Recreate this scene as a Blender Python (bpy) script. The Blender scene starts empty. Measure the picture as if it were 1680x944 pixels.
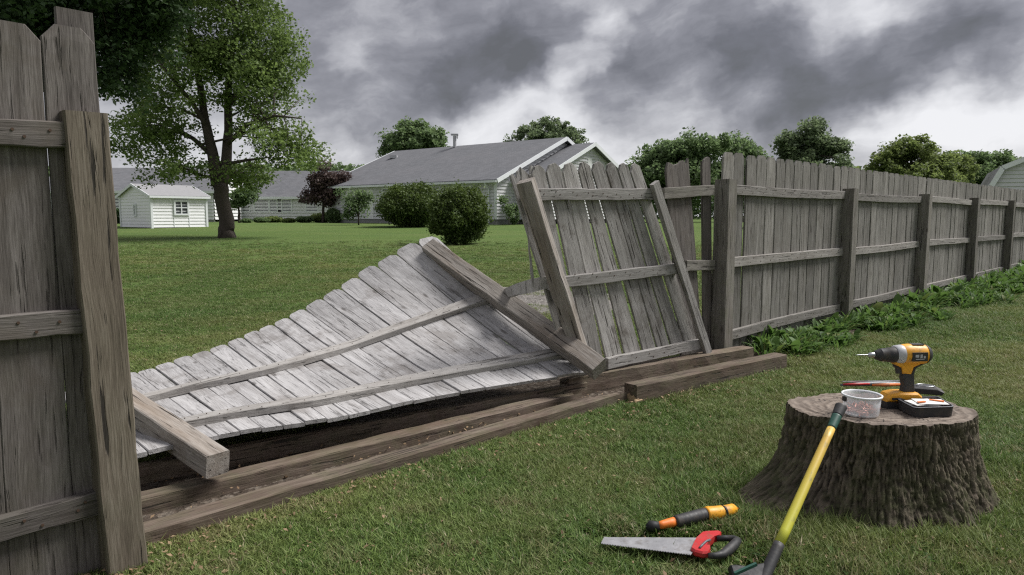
import bpy, math, random
import numpy as np
from mathutils import Vector, Matrix, noise as mnoise

random.seed(7); rng = np.random.default_rng(7)
S = bpy.context.scene
COL = S.collection
PI = math.pi

# ------------------------------------------------------------------ camera
F = 1120.0; CX, CY = 840.0, 472.0; HZ = 117.0
PITCH = math.atan(HZ / F); CAMZ = 1.27
cd = bpy.data.cameras.new('camera'); cam = bpy.data.objects.new('camera', cd); COL.objects.link(cam)
cd.sensor_fit = 'HORIZONTAL'; cd.sensor_width = 36.0; cd.lens = 36.0 * F / 1680.0
cd.clip_start = 0.05; cd.clip_end = 2000
cam.location = (0, 0, CAMZ); cam.rotation_euler = (PI / 2 - PITCH, 0, 0)
S.camera = cam
SP, CP = math.sin(PITCH), math.cos(PITCH)

def ray(px, py):
    dx, dy = px - CX, CY - py
    return Vector((dx, F * CP + dy * SP, -F * SP + dy * CP))
def P(px, py, Y):                                   # photo pixel at world depth Y
    d = ray(px, py); s = Y / d.y
    return Vector((d.x * s, Y, CAMZ + d.z * s))
def G(px, py, z=0.0):                               # photo pixel on the horizontal plane z
    d = ray(px, py); s = (z - CAMZ) / d.z
    return Vector((d.x * s, d.y * s, z))
def PP(px, py, p0, n):                              # photo pixel on an upright plane
    d = ray(px, py); c = Vector((0, 0, CAMZ)); s = (p0 - c).dot(n) / d.dot(n)
    return c + d * s

# ------------------------------------------------------------------ light and view
S.view_settings.view_transform = 'Standard'; S.view_settings.look = 'None'
S.view_settings.gamma = 1.0; S.view_settings.use_curve_mapping = False
S.view_settings.exposure = 1.84
S.cycles.use_denoising = False; S.cycles.filter_width = 1.25; S.cycles.sample_clamp_indirect = 3.0
S.cycles.max_bounces = 6; S.cycles.transparent_max_bounces = 12
SUN_EL, SUN_AZ = math.radians(52), math.radians(72)      # azimuth from +Y towards +X
sd = bpy.data.lights.new('sun', 'SUN'); sun = bpy.data.objects.new('sun', sd); COL.objects.link(sun)
sd.energy = 1.5; sd.angle = math.radians(24); sd.color = (1.0, 0.975, 0.94)
to_sun = Vector((math.sin(SUN_AZ) * math.cos(SUN_EL), math.cos(SUN_AZ) * math.cos(SUN_EL), math.sin(SUN_EL)))
sun.rotation_euler = to_sun.to_track_quat('Z', 'Y').to_euler(); sun.location = (6, 12, 20)

W = bpy.data.worlds.new('World'); S.world = W; W.use_nodes = True
nt = W.node_tree; nt.nodes.clear()
class N:
    """tiny node-graph helper"""
    def __init__(s, tree): s.t = tree
    def new(s, typ, **kw):
        n = s.t.nodes.new(typ)
        for k, v in kw.items(): setattr(n, k, v)
        return n
    def set(s, sock, v):
        if isinstance(v, bpy.types.NodeSocket): s.t.links.new(v, sock)
        else:
            if isinstance(v, (tuple, list)) and len(v) == 3 and sock.type == 'RGBA': v = (*v, 1)
            sock.default_value = v
    def m(s, op, a, b=None, c=None, clamp=False):
        n = s.new('ShaderNodeMath', operation=op, use_clamp=clamp); s.set(n.inputs[0], a)
        if b is not None: s.set(n.inputs[1], b)
        if c is not None: s.set(n.inputs[2], c)
        return n.outputs[0]
    def vm(s, op, a, b=None):
        n = s.new('ShaderNodeVectorMath', operation=op); s.set(n.inputs[0], a)
        if b is not None:
            if op == 'SCALE': s.set(n.inputs[3], b)
            else: s.set(n.inputs[1], b)
        return n.outputs['Value'] if op in ('DOT_PRODUCT', 'LENGTH', 'DISTANCE') else n.outputs[0]
    def noise(s, vec, scale, detail=4, rough=0.55, dist=0.0, col=False):
        n = s.new('ShaderNodeTexNoise'); s.set(n.inputs['Vector'], vec); s.set(n.inputs['Scale'], scale)
        n.inputs['Detail'].default_value = detail; n.inputs['Roughness'].default_value = rough
        n.inputs['Distortion'].default_value = dist
        return n.outputs['Color'] if col else n.outputs['Fac']
    def rng(s, v, a, b, c=0.0, d=1.0, smooth=False):
        n = s.new('ShaderNodeMapRange'); n.clamp = True
        if smooth: n.interpolation_type = 'SMOOTHSTEP'
        for i, x in enumerate((v, a, b, c, d)): s.set(n.inputs[i], x)
        return n.outputs[0]
    def mix(s, f, a, b, mode='MIX'):
        n = s.new('ShaderNodeMix', data_type='RGBA', blend_type=mode)
        s.set(n.inputs[0], f); s.set(n.inputs[6], a); s.set(n.inputs[7], b); return n.outputs[2]
    def ramp(s, v, stops, mode='LINEAR'):
        n = s.new('ShaderNodeValToRGB'); n.color_ramp.interpolation = mode
        e = n.color_ramp.elements
        while len(e) < len(stops): e.new(0.5)
        for el, (p, c) in zip(e, stops): el.position = p; el.color = (*c, 1)
        s.set(n.inputs[0], v); return n.outputs[0]
    def comb(s, x, y, z):
        n = s.new('ShaderNodeCombineXYZ')
        for i, v in enumerate((x, y, z)): s.set(n.inputs[i], v)
        return n.outputs[0]
    def sep(s, v):
        n = s.new('ShaderNodeSeparateXYZ'); s.set(n.inputs[0], v); return n.outputs

g = N(nt)
sky = g.new('ShaderNodeTexSky', sky_type='NISHITA'); sky.sun_disc = False
sky.sun_elevation = SUN_EL; sky.sun_rotation = SUN_AZ
tc = g.new('ShaderNodeTexCoord'); D0 = g.vm('NORMALIZE', tc.outputs['Generated'])
warp = g.vm('SCALE', g.vm('SUBTRACT', g.noise(D0, 5.0, 5, .55, col=True), (0.5, 0.5, 0.5)), 0.22)
D = g.vm('NORMALIZE', g.vm('ADD', D0, warp))
sx, sy, sz = g.sep(D0)
inv = g.m('DIVIDE', 1.0, g.m('ADD', g.m('MAXIMUM', sz, 0.0), 0.22))
plane = g.comb(g.m('MULTIPLY', sx, inv), g.m('MULTIPLY', sy, inv), 0.3)
tilt = g.m('ADD', g.m('MULTIPLY', sz, 2.3), g.m('MULTIPLY', sx, -0.35))                # cloud streaks rise gently to the right
strk = g.comb(sx, g.m('MULTIPLY', sy, 0.6), tilt)
big = g.noise(g.vm('ADD', plane, (3.1, 1.7, 0.0)), 0.9, 4, .5, 0.3)
fine = g.noise(g.vm('ADD', strk, g.vm('SCALE', warp, 0.8)), 3.6, 8, .58, 0.1)
val = g.m('ADD', g.m('MULTIPLY', big, 0.30), g.m('MULTIPLY', fine, 1.0))
val = g.m('SUBTRACT', val, 0.24)
BLOBS = [(500,60,130,.16),(640,170,110,.20),(720,60,90,.24),(800,110,80,.26),(880,60,80,.34),(890,115,45,.28),(560,215,70,.10),(600,60,60,-.10),(720,190,70,.14),(520,160,60,.14),
         (1100,45,70,.16),(1010,130,70,.22),(1040,165,60,.16),(1250,70,110,.24),(1160,135,60,.16),(1260,150,80,.30),(1350,130,80,.30),(1440,100,70,.26),(1540,60,90,.34),(1640,50,90,.36),(1500,90,60,.12),
         (1120,170,60,.14),(1320,190,70,.10),(1420,235,70,.08),(640,255,70,.10),
         (955,105,38,-.38),(990,30,40,-.20),(930,165,50,-.24),(830,185,60,-.26),(760,215,50,-.18),(580,100,34,-.16),(1390,22,50,-.16),(1480,14,50,-.20),(1300,30,50,-.10),(1440,0,200,.10),(1130,5,40,-.12),
         (1640,165,90,-.34),(1530,160,60,-.22),(1450,190,60,-.14),(1560,215,120,-.20),(1110,210,70,-.14),(1030,235,90,-.22),(900,230,90,-.20),(1240,230,80,-.16),(580,235,60,-.10),(700,245,60,-.10)]
for px, py, r, w in BLOBS:
    d = ray(px, py).normalized()
    dt = g.vm('DOT_PRODUCT', D, tuple(d))
    val = g.m('ADD', val, g.rng(dt, math.cos(1.35 * r / F), 1.0, 0.0, w * (.72 if w > 0 else .95), smooth=True))
val = g.m('ADD', g.m('MULTIPLY', g.m('SUBTRACT', val, 0.42), 0.90), 0.485)
val = g.m('SUBTRACT', val, g.rng(sz, 0.03, 0.17, 0.13, 0.0, smooth=True))
val = g.m('ADD', val, g.m('MULTIPLY', g.m('SUBTRACT', g.noise(g.vm('ADD', strk, g.vm('SCALE', warp, 0.9)), 8.0, 8, .60, .0), 0.5), 0.70))
ccol = g.ramp(val, [(0.0, (.245, .245, .252)), (0.22, (.198, .198, .206)), (0.42, (.136, .136, .145)), (0.62, (.080, .080, .089)), (0.84, (.047, .047, .053)), (1.0, (.036, .036, .038))])
bg1 = g.new('ShaderNodeBackground'); g.set(bg1.inputs[0], sky.outputs[0]); bg1.inputs[1].default_value = 0.05
bg2 = g.new('ShaderNodeBackground'); g.set(bg2.inputs[0], ccol); bg2.inputs[1].default_value = 1.0
mx = g.new('ShaderNodeMixShader'); mx.inputs[0].default_value = 0.965
nt.links.new(bg1.outputs[0], mx.inputs[1]); nt.links.new(bg2.outputs[0], mx.inputs[2])
wo = g.new('ShaderNodeOutputWorld'); nt.links.new(mx.outputs[0], wo.inputs[0])

# ------------------------------------------------------------------ materials
def new_mat(name):
    m = bpy.data.materials.new(name); m.use_nodes = True; t = m.node_tree; t.nodes.clear()
    gg = N(t); b = gg.new('ShaderNodeBsdfPrincipled'); o = gg.new('ShaderNodeOutputMaterial')
    t.links.new(b.outputs[0], o.inputs[0]); return m, gg, b, o
def bump(gg, b, h, strength=0.4, dist=0.01):
    n = gg.new('ShaderNodeBump'); n.inputs['Strength'].default_value = strength; n.inputs['Distance'].default_value = dist
    gg.set(n.inputs['Height'], h); gg.t.links.new(n.outputs[0], b.inputs['Normal'])
def plain(name, col, rough=0.5, metal=0.0, var=0.15, scale=30.0, bmp=0.0, spec=0.5, alpha=1.0, trans=0.0, grime=0.0):
    m, gg, b, o = new_mat(name)
    tcx = gg.new('ShaderNodeTexCoord').outputs['Object']
    f = gg.noise(tcx, scale, 5, .6)
    dk = tuple(c * (1 - var) for c in col); lt = tuple(min(1, c * (1 + var)) for c in col)
    cc = gg.mix(f, dk, lt)
    if grime:
        g1 = gg.rng(gg.noise(tcx, 22, 6, .7), .50, .66, 0, grime); cc = gg.mix(g1, cc, (.11, .085, .06))
        cc = gg.mix(gg.rng(gg.noise(gg.vm('MULTIPLY', tcx, (1, 1, 3)), 75, 4, .7), .63, .70, 0, grime), cc, (.04, .035, .03))
    gg.set(b.inputs['Base Color'], cc); gg.set(b.inputs['Roughness'], gg.rng(f, .3, .7, max(0, rough - .1), min(1, rough + .1)))
    b.inputs['Metallic'].default_value = metal; b.inputs['Specular IOR Level'].default_value = spec
    if trans: b.inputs['Transmission Weight'].default_value = trans
    if alpha < 1: b.inputs['Alpha'].default_value = alpha
    if bmp: bump(gg, b, f, bmp, 0.004)
    return m

def wood(name, dark, mid, light, crack=0.7,  patch=0.35, moss=0.0, mosscol=(.10, .12, .05), knots=0.6, brown=(0.135, .110, .088), brownamt=0.16, rough=.85, tv=.22):
    m, gg, b, o = new_mat(name)
    oc = gg.new('ShaderNodeTexCoord').outputs['Object']
    rnd = gg.new('ShaderNodeObjectInfo').outputs['Random']
    off = gg.comb(gg.m('MULTIPLY', rnd, 17.0), gg.m('MULTIPLY', rnd, 5.0), gg.m('MULTIPLY', rnd, 41.0))
    v = gg.vm('ADD', oc, off)
    wob = gg.vm('SCALE', gg.vm('SUBTRACT', gg.noise(gg.vm('MULTIPLY', v, (3, 3, 1.5)), 1.5, 2, .5, col=True), (.5, .5, .5)), 0.035)
    v = gg.vm('ADD', v, gg.vm('MULTIPLY', wob, (1, 1, 0)))
    grain = gg.noise(gg.vm('MULTIPLY', v, (210, 210, 9.0)), 1.0, 5, .65)
    streak = gg.noise(gg.vm('MULTIPLY', v, (26, 26, 1.7)), 1.0, 4, .6, .3)
    cr = gg.noise(gg.vm('MULTIPLY', v, (64, 64, 2.3)), 1.0, 3, .6, .2)
    crk = gg.rng(cr, 0.33, 0.40, 1.0, 0.0, smooth=True)
    c = gg.ramp(gg.m('ADD', gg.m('MULTIPLY', grain, .55), gg.m('MULTIPLY', streak, .45)),
                [(0.34, dark), (0.50, mid), (0.66, light)])
    # weathering: brown water marks and blotches that ignore the board edges
    wp = gg.new('ShaderNodeNewGeometry').outputs['Position']
    bl = gg.noise(wp, 3.4, 6, .66, .5)
    c = gg.mix(gg.rng(bl, .54, .66, 0.0, patch), c, gg.mix(0.5, dark, brown))
    c = gg.mix(gg.m('MULTIPLY', gg.rng(gg.noise(gg.vm('MULTIPLY', v, (9, 9, 1.2)), 1.0, 4, .6), .46, .74), brownamt), c, brown)
    tone = gg.rng(rnd, 0, 1, 0.96 - tv, 0.96 + tv)
    c = gg.mix(1.0, c, gg.comb(tone, tone, tone), 'MULTIPLY')
    c = gg.mix(gg.m('MULTIPLY', crk, crack), c, (.028, .024, .02))
    h = gg.m('SUBTRACT', gg.m('ADD', gg.m('MULTIPLY', grain, .35), gg.m('MULTIPLY', streak, .5)), crk)
    if knots > 0:
        vo = gg.new('ShaderNodeTexVoronoi'); gg.set(vo.inputs['Vector'], gg.vm('MULTIPLY', v, (7, 7, 2.6))); vo.inputs['Scale'].default_value = 1.0
        k = gg.rng(vo.outputs['Distance'], .05, .13, knots, 0.0, smooth=True)
        c = gg.mix(k, c, (.045, .035, .028)); h = gg.m('SUBTRACT', h, gg.m('MULTIPLY', k, .6))
    if moss > 0:
        mn = gg.noise(wp, 9.0, 5, .65); pz = gg.sep(wp)[2]
        f = gg.m('MULTIPLY', gg.rng(mn, .42, .66, 0, moss), gg.rng(pz, 0.05, 0.9, 1.0, .35))
        c = gg.mix(f, c, mosscol)
    gg.set(b.inputs['Base Color'], c); b.inputs['Roughness'].default_value = rough; b.inputs['Specular IOR Level'].default_value = .25
    bump(gg, b, h, 0.9, 0.006)
    return m

M = {}
M['fence'] = wood('weathered grey fence wood', (.092, .086, .077), (.200, .190, .174), (.31, .298, .278), moss=.26, mosscol=(.11, .115, .075))
M['fence_rail'] = wood('grey rail wood', (.13, .120, .110), (.24, .225, .210), (.34, .323, .305), crack=.6, moss=.2, mosscol=(.12, .12, .08), knots=.4)
M['fence_post'] = wood('grey post wood', (.085, .077, .068), (.18, .167, .150), (.27, .253, .23), moss=.35, crack=.8, brownamt=.3)
M['dark_fence'] = wood('dark weathered picket wood', (.052, .045, .041), (.112, .099, .092), (.190, .172, .162), moss=.12, crack=.55, patch=.5, knots=.3)
M['near_post'] = wood('brown green post wood', (.048, .039, .029), (.112, .094, .072), (.185, .162, .13), moss=.25, mosscol=(.085, .088, .050), crack=1.0, brownamt=.4, knots=.35)
M['pale'] = wood('bleached fallen wood', (.20, .192, .190), (.385, .375, .375), (.51, .50, .50), crack=.45, patch=.6, tv=.09, knots=.6, brown=(.15, .125, .105), brownamt=.25)
M['pale_rail'] = wood('bleached rail wood', (.19, .178, .166), (.325, .31, .295), (.42, .405, .39), crack=.55, patch=.3, knots=.3, brownamt=.2)
M['pale_post'] = wood('bleached post wood', (.11, .096, .083), (.245, .222, .20), (.36, .335, .31), crack=1.0, patch=.4, knots=.3, brown=(.20, .145, .10), brownamt=.45)
M['lean'] = wood('weathered leaning wood', (.12, .110, .104), (.30, .285, .272), (.45, .434, .42), crack=.85, patch=.75, moss=.12, knots=.6)
M['timber'] = wood('brown landscape timber', (.060, .045, .035), (.150, .115, .090), (.255, .205, .165), crack=.85, patch=.6, moss=.25, knots=.3, brown=(.12, .075, .05), brownamt=.5)
M['timber_dark'] = wood('damp dark timber', (.050, .044, .040), (.120, .105, .095), (.20, .178, .16), crack=.6, moss=.2, knots=.2)
M['end_grain'] = plain('splintered raw wood', (.42, .30, .18), .8, var=.5, scale=60, bmp=.8)
M['white'] = plain('white painted boards', (.80, .80, .815), .55, var=.06, scale=3)
M['white_trim'] = plain('white trim', (.72, .74, .76), .5, var=.04, scale=3)
M['house_wall'] = plain('pale grey siding', (.60, .60, .615), .6, var=.07, scale=2)
M['far_wall'] = plain('far house siding', (.64, .64, .65), .6, var=.08, scale=2)
M['foundation'] = plain('concrete foundation', (.24, .24, .235), .9, var=.25, scale=5, bmp=.3)
M['pane'] = plain('dark window glass', (.035, .042, .045), .08, var=.3, scale=2, spec=.8)
M['shed_roof'] = plain('pale shingle roof', (.26, .258, .265), .9, var=.2, scale=8, bmp=.4)
M['rust'] = plain('rusty nail heads', (.075, .045, .03), .8, .3, var=.4, scale=80)
M['metal'] = plain('dull metal', (.42, .43, .45), .35, 1.0, var=.12, scale=25)
M['bright_metal'] = plain('saw steel', (.33, .33, .345), .5, .5, var=.2, scale=18, grime=.4)
M['dark_metal'] = plain('dark forged metal', (.022, .022, .024), .6, .4, var=.4, scale=40, bmp=.3)
M['yellow'] = plain('yellow tool plastic', (.72, .33, .015), .5, var=.12, scale=30, grime=.5)
M['orange'] = plain('orange tool plastic', (.68, .17, .02), .5, var=.2, scale=40, grime=.6)
M['black'] = plain('black rubber', (.022, .022, .024), .6, var=.35, scale=60, bmp=.2, grime=.35)
M['grey_plastic'] = plain('grey tool plastic', (.10, .105, .115), .5, var=.2, scale=50)
M['red'] = plain('red saw handle', (.46, .020, .024), .45, var=.15, scale=30, grime=.4)
M['green_grip'] = plain('dark green handle paint', (.018, .075, .055), .55, var=.4, scale=30)
M['label_grey'] = plain('silver print', (.42, .42, .44), .5, var=.1)
M['paper'] = plain('white paper', (.72, .71, .68), .8, var=.06, scale=30)
M['copper'] = plain('pinkish screws', (.52, .22, .17), .45, .3, var=.4, scale=60)

def shingle():
    m, gg, b, o = new_mat('grey shingles')
    oc = gg.new('ShaderNodeTexCoord').outputs['Object']
    n1 = gg.noise(oc, 3.0, 6, .6); n2 = gg.noise(oc, .5, 4, .6)
    br = gg.new('ShaderNodeTexBrick'); gg.set(br.inputs['Vector'], gg.vm('MULTIPLY', oc, (1, 1, 1))); br.inputs['Scale'].default_value = 2.2
    br.inputs['Mortar Size'].default_value = .012; br.inputs['Row Height'].default_value = .35; br.inputs['Brick Width'].default_value = .7
    br.inputs['Color1'].default_value = (.125, .128, .138, 1); br.inputs['Color2'].default_value = (.17, .173, .186, 1); br.inputs['Mortar'].default_value = (.085, .086, .094, 1)
    c = gg.mix(gg.rng(n1, .3, .7), gg.mix(.5, br.outputs['Color'], (.115, .118, .128)), br.outputs['Color'])
    c = gg.mix(gg.rng(n2, .4, .7, 0, .35), c, (.175, .17, .18))
    gg.set(b.inputs['Base Color'], c); b.inputs['Roughness'].default_value = .95; b.inputs['Specular IOR Level'].default_value = .2
    bump(gg, b, n1, .4, .03); return m
M['shingle'] = shingle()

def leafmat(name, dark, light, trans=0.35, hue=None, rough=.6):
    m, gg, b, o = new_mat(name)
    at = gg.new('ShaderNodeAttribute'); at.attribute_name = 'tint'
    wp = gg.new('ShaderNodeNewGeometry').outputs['Position']
    f = gg.m('ADD', gg.m('MULTIPLY', at.outputs['Fac'], .65), gg.rng(gg.noise(wp, .9, 3, .5), .3, .7, 0, .35))
    c = gg.mix(f, dark, light)
    if hue: c = gg.mix(gg.rng(at.outputs['Fac'], .86, .97), c, hue)
    gg.set(b.inputs['Base Color'], c); b.inputs['Roughness'].default_value = rough; b.inputs['Specular IOR Level'].default_value = .3
    tr = gg.new('ShaderNodeBsdfTranslucent'); gg.set(tr.inputs[0], gg.mix(.5, c, light))
    ms = gg.new('ShaderNodeMixShader'); ms.inputs[0].default_value = trans
    gg.t.links.new(b.outputs[0], ms.inputs[1]); gg.t.links.new(tr.outputs[0], ms.inputs[2]); gg.t.links.new(ms.outputs[0], o.inputs[0])
    return m
M['leaf'] = leafmat('maple leaves', (.048, .092, .024), (.215, .295, .085), .5)
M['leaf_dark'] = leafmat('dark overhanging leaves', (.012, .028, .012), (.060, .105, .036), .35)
M['leaf_bush'] = leafmat('rounded shrub leaves', (.022, .046, .013), (.125, .175, .042), .3)
M['leaf_far'] = leafmat('far green leaves', (.062, .112, .046), (.190, .265, .115), .55)
M['leaf_far_grey'] = leafmat('far grey green leaves', (.070, .112, .060), (.205, .262, .135), .55)
M['leaf_olive'] = leafmat('olive leaves', (.068, .110, .030), (.215, .268, .085), .55)
M['leaf_red'] = leafmat('burgundy leaves', (.045, .030, .028), (.140, .098, .088), .3)
M['leaf_weed'] = leafmat('weed leaves', (.030, .072, .018), (.135, .235, .055), .4, hue=(.16, .19, .05))
M['bark_far'] = plain('tree bark', (.058, .045, .038), .95, var=.45, scale=9, bmp=.8)
M['dead'] = leafmat('dead leaves', (.10, .055, .028), (.36, .26, .16), .1, rough=.8)

def bladesmat():
    m, gg, b, o = new_mat('grass blades')
    at = gg.new('ShaderNodeAttribute'); at.attribute_name = 'tint'
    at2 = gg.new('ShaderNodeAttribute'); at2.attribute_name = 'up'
    wp = gg.new('ShaderNodeNewGeometry').outputs['Position']
    n1 = gg.noise(wp, .9, 4, .6); n2 = gg.noise(wp, 5.5, 4, .6); n3 = gg.noise(wp, .28, 3, .5)
    c = gg.mix(at.outputs['Fac'], (.056, .100, .022), (.225, .315, .082))
    c = gg.mix(gg.rng(n1, .45, .58, 0, .8), c, (.215, .235, .078))
    c = gg.mix(gg.rng(n3, .42, .62, 0, .5), c, (.060, .130, .030))
    dry = gg.m('MULTIPLY', gg.m('MULTIPLY', gg.rng(n2, .50, .68, 0, .9), gg.rng(at.outputs['Fac'], .3, .9)), gg.rng(gg.sep(wp)[1], 4.5, 9.0, 1.0, .25))
    c = gg.mix(dry, c, (.27, .21, .125))
    c = gg.mix(gg.rng(at.outputs['Fac'], .90, .94), c, (.42, .37, .24))
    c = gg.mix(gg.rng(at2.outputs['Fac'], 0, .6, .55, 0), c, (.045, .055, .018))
    gg.set(b.inputs['Base Color'], c); b.inputs['Roughness'].default_value = .6; b.inputs['Specular IOR Level'].default_value = .25
    tr = gg.new('ShaderNodeBsdfTranslucent'); gg.set(tr.inputs[0], c)
    ms = gg.new('ShaderNodeMixShader'); ms.inputs[0].default_value = .3
    gg.t.links.new(b.outputs[0], ms.inputs[1]); gg.t.links.new(tr.outputs[0], ms.inputs[2]); gg.t.links.new(ms.outputs[0], o.inputs[0])
    return m
M['blade'] = bladesmat()
def lawnmat():
    m, gg, b, o = new_mat('lawn')
    wp = gg.new('ShaderNodeNewGeometry').outputs['Position']
    n0 = gg.noise(wp, .28, 3, .5); n1 = gg.noise(wp, .9, 4, .6); n2 = gg.noise(wp, 14, 5, .7); n3 = gg.noise(wp, 60, 4, .7)
    ys = gg.noise(gg.vm('MULTIPLY', wp, (.10, .55, .5)), 1.0, 4, .55)
    c = gg.mix(gg.rng(n2, .3, .7), (.082, .132, .032), (.124, .182, .052))
    c = gg.mix(gg.rng(n1, .42, .66, 0, .5), c, (.130, .172, .056))
    c = gg.mix(gg.rng(n0, .42, .62, 0, .5), c, (.075, .140, .036))
    c = gg.mix(gg.rng(ys, .42, .62, 0, .5), c, (.138, .180, .060))
    c = gg.mix(gg.rng(n3, .30, .60, .55, 0), c, (.030, .042, .014))
    gg.set(b.inputs['Base Color'], c); b.inputs['Roughness'].default_value = .95; b.inputs['Specular IOR Level'].default_value = .1
    bump(gg, b, gg.m('ADD', n2, n3), .8, .03); return m
M['lawn'] = lawnmat()
def dirtmat(name, a, c2, c3):
    m, gg, b, o = new_mat(name)
    wp = gg.new('ShaderNodeNewGeometry').outputs['Position']
    vo = gg.new('ShaderNodeTexVoronoi'); gg.set(vo.inputs['Vector'], wp); vo.inputs['Scale'].default_value = 38
    n1 = gg.noise(wp, 5, 5, .65); n2 = gg.noise(wp, 70, 4, .7)
    c = gg.mix(gg.rng(n1, .35, .65), a, c2); c = gg.mix(gg.rng(gg.sep(vo.outputs['Color'])[0], .55, .9, 0, .8), c, c3)
    c = gg.mix(gg.rng(n2, .3, .6, .5, 0), c, tuple(x * .3 for x in a))
    gg.set(b.inputs['Base Color'], c); b.inputs['Roughness'].default_value = .95; b.inputs['Specular IOR Level'].default_value = .15
    bump(gg, b, gg.m('ADD', vo.outputs['Distance'], n2), 1.0, .012); return m
M['dirt'] = dirtmat('dirt and leaf litter', (.060, .046, .036), (.115, .090, .070), (.20, .17, .14))
M['gravel'] = dirtmat('gravel', (.13, .12, .11), (.20, .185, .17), (.34, .32, .30))

def barkmat():
    m, gg, b, o = new_mat('stump bark')
    wp = gg.new('ShaderNodeNewGeometry').outputs['Position']
    at = gg.new('ShaderNodeAttribute'); at.attribute_name = 'ridge'
    n1 = gg.noise(gg.vm('MULTIPLY', wp, (60, 60, 14)), 1, 5, .65); n2 = gg.noise(wp, 4.5, 4, .6); n3 = gg.noise(wp, 30, 5, .65)
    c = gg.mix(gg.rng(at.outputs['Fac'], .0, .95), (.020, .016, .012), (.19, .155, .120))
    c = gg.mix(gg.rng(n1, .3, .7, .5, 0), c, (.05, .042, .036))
    pz = gg.sep(wp)[2]
    mo = gg.m('MULTIPLY', gg.rng(n2, .36, .56), gg.rng(n3, .34, .58)); mo = gg.m('MULTIPLY', mo, gg.rng(pz, .0, .45, 1.0, .35))
    c = gg.mix(gg.m('MULTIPLY', mo, .7), c, (.070, .082, .034))
    c = gg.mix(gg.rng(gg.noise(wp, 55, 3, .5), .68, .78, 0, .6), c, (.23, .23, .20))
    gg.set(b.inputs['Base Color'], c); b.inputs['Roughness'].default_value = .95; b.inputs['Specular IOR Level'].default_value = .15
    bump(gg, b, gg.m('ADD', n1, n3), .9, .01); return m
M['bark'] = barkmat()
def cutmat():
    m, gg, b, o = new_mat('weathered cut face')
    oc = gg.new('ShaderNodeTexCoord').outputs['Object']
    x, y, z = gg.sep(oc)
    r = gg.vm('LENGTH', gg.comb(x, gg.m('MULTIPLY', y, 1.3), 0.0))
    wb = gg.noise(oc, 5, 4, .6)
    rr = gg.m('ADD', gg.m('MULTIPLY', r, 130), gg.m('MULTIPLY', wb, 22))
    ring = gg.m('ADD', gg.m('MULTIPLY', gg.m('SINE', rr), .5), .5)
    ang = gg.m('ARCTAN2', y, x)
    cr = gg.noise(gg.comb(gg.m('MULTIPLY', ang, 9.0), gg.m('MULTIPLY', r, 3.0), 0.0), 1.5, 4, .6)
    c = gg.mix(gg.m('MULTIPLY', ring, .6), (.13, .10, .078), (.30, .25, .205))
    c = gg.mix(gg.rng(gg.noise(oc, 9, 5, .65), .4, .65, 0, .7), c, (.12, .095, .078))
    c = gg.mix(gg.rng(cr, .34, .42, 1, 0), c, (.03, .024, .02))
    gg.set(b.inputs['Base Color'], c); b.inputs['Roughness'].default_value = .9
    bump(gg, b, gg.m('ADD', ring, gg.rng(cr, .30, .4)), .6, .006); return m
M['cut'] = cutmat()
def tubmat():
    m, gg, b, o = new_mat('frosted clear plastic')
    b.inputs['Base Color'].default_value = (.80, .83, .86, 1); b.inputs['Roughness'].default_value = .35
    b.inputs['Alpha'].default_value = .38; b.inputs['Specular IOR Level'].default_value = .6
    return m
M['tub'] = tubmat()
def yellowpole():
    m, gg, b, o = new_mat('worn yellow handle paint')
    oc = gg.new('ShaderNodeTexCoord').outputs['Object']; x, y, z = gg.sep(oc)
    f = gg.rng(z, 0.15, 0.68)
    c = gg.mix(f, (.42, .46, .035), (.62, .40, .08))
    w = gg.noise(gg.vm('MULTIPLY', oc, (40, 40, 12)), 1, 5, .7)
    c = gg.mix(gg.rng(w, .56, .68, 0, .8), c, (.22, .20, .09))
    gg.set(b.inputs['Base Color'], c); b.inputs['Roughness'].default_value = .45
    bump(gg, b, w, .2, .002); return m
M['pole'] = yellowpole()

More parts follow.
